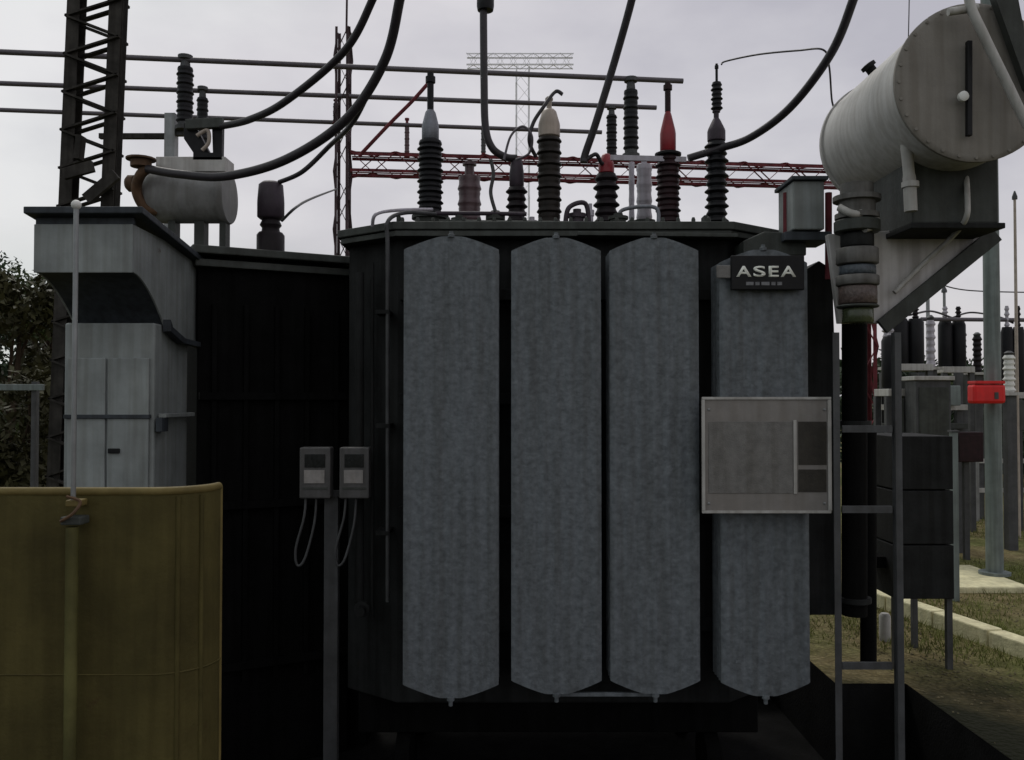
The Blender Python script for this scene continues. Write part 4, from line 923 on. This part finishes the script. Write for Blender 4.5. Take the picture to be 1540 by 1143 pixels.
RT = [(1322, 21, 2.9, 1.4, 'leafd', 'dark shrub glimpsed through the stand at right'), (1405, 22, 2.7, 1.5, 'leafd', 'dark green shrub behind the control cabinet'),
      (1470, 21, 2.6, 1.3, 'leaf', 'mid green shrub behind the grey green pole'), (1520, 19, 2.3, 1.3, 'leafd', 'dark green shrub below the red box at the right edge'),
      (1590, 22, 3.0, 1.6, 'leaf', 'green shrub cut by the right edge'), (1660, 20, 3.2, 1.6, 'leafd', 'dark shrub outside the right edge')]
for px, Y, h, r, m, lbl in RT[:5]: tree('shrub', gx(px, Y), Y, h, r, lbl, m, 2200, .06, 'shrub', .12, .075)
# a continuous far tree line
rnd = random.Random(3); l = MB()
for k in range(9000):
    x = rnd.uniform(-70, 70); y = 62+rnd.uniform(-3, 3); hh = 3.4+1.2*math.sin(x*.31)+.9*math.sin(x*.83+1)
    z = rnd.uniform(0, 1)**.8*hh; s_ = rnd.uniform(.25, .6)
    u = Vector((rnd.gauss(0, 1), rnd.gauss(0, 1), rnd.gauss(0, 1))).normalized(); v = u.cross(Vector((rnd.gauss(0, 1), rnd.gauss(0, 1), rnd.gauss(0, 1)))).normalized()
    p_ = Vector((x, y, z)); b = len(l.v); l.v += [p_-u*s_, p_+v*s_*.6, p_+u*s_, p_-v*s_*.6]; l.f.append([b, b+1, b+2, b+3]); l.sm.append(False)
me = bpy.data.meshes.new('tree_line'); me.from_pydata([tuple(v) for v in l.v], [], l.f); me.materials.append(M['leafd'])
o = bpy.data.objects.new('tree_line', me); col.objects.link(o); tag(o, 'distant dark tree line along the horizon', 'trees', kind='stuff')

# grass blades and gravel
l = MB(); rnd = random.Random(11)
for k in range(52000):
    y = 4.6+11*rnd.random()**1.3; x = rnd.uniform(2.26, .62*y+1.5)
    if (y < PYM+.15 and x < PX1+.02+abs(rnd.gauss(0, .12))) or (x < 2.85 and rnd.random() < .55): continue
    q = Vector((x, y, 0)); tt = (q-ka).dot(kd); nn = (q-ka).dot(kn)
    if abs(nn) < .10 or (c0.x-.6 < x < c0.x+.4 and 8.9 < y < 10.2): continue
    dens = math.sin(x*2.1+y*.9)+math.sin(x*.8-y*1.7)
    if dens < -.6+rnd.random(): continue
    h = rnd.uniform(.02, .075); a = rnd.uniform(0, 6.28); w_ = rnd.uniform(.003, .006)
    u = Vector((math.cos(a), math.sin(a), 0)); ln = Vector((rnd.gauss(0, .4), rnd.gauss(0, .4), 1))*h
    b = len(l.v); l.v += [q-u*w_, q+u*w_, q+ln]; l.f.append([b, b+1, b+2]); l.sm.append(False)
me = bpy.data.meshes.new('grass'); me.from_pydata([tuple(v) for v in l.v], [], l.f); me.materials.append(M['grass'])
o = bpy.data.objects.new('grass', me); col.objects.link(o); tag(o, 'short dry grass on the earth at the right', 'grass', kind='stuff')
l = MB(); rnd = random.Random(5)
oc = [Vector(v) for v in ((1, 0, 0), (-1, 0, 0), (0, 1, 0), (0, -1, 0), (0, 0, 1), (0, 0, -1))]
of = [(0, 2, 4), (2, 1, 4), (1, 3, 4), (3, 0, 4), (2, 0, 5), (1, 2, 5), (3, 1, 5), (0, 3, 5)]
for k in range(5000):
    y = 4.4+6.5*rnd.random(); x = rnd.uniform(2.72, .62*y+.8)
    if x < 2.72 : continue
    if x-SHADE_X < .35*math.sin(y*3)+.1+rnd.gauss(0, .3) and y < SHADE_Y+.5+rnd.gauss(0, .25): continue
    q = Vector((x, y, 0)); nn = (q-ka).dot(kn)
    if abs(nn) < .10 or (c0.x-.6 < x < c0.x+.4 and 8.9 < y < 10.2): continue
    if math.sin(x*1.7+y*2.3)+math.sin(x*3.1-y*1.1) < rnd.uniform(-1.4, 1.2): continue
    r = rnd.uniform(.004, .013); b = len(l.v)
    rot = Matrix.Rotation(rnd.uniform(0, 6), 3, 'Z')
    for c in oc: l.v.append(q+rot @ Vector((c.x*r*rnd.uniform(.7, 1.2), c.y*r*rnd.uniform(.7, 1.2), c.z*r*.7+.004)))
    for f_ in of: l.f.append([b+i for i in f_]); l.sm.append(False)
me = bpy.data.meshes.new('gravel'); me.from_pydata([tuple(v) for v in l.v], [], l.f); me.materials.append(M['stone'])
o = bpy.data.objects.new('gravel', me); col.objects.link(o); tag(o, 'loose tan gravel beside the added shade pit at the right', 'gravel', kind='stuff')
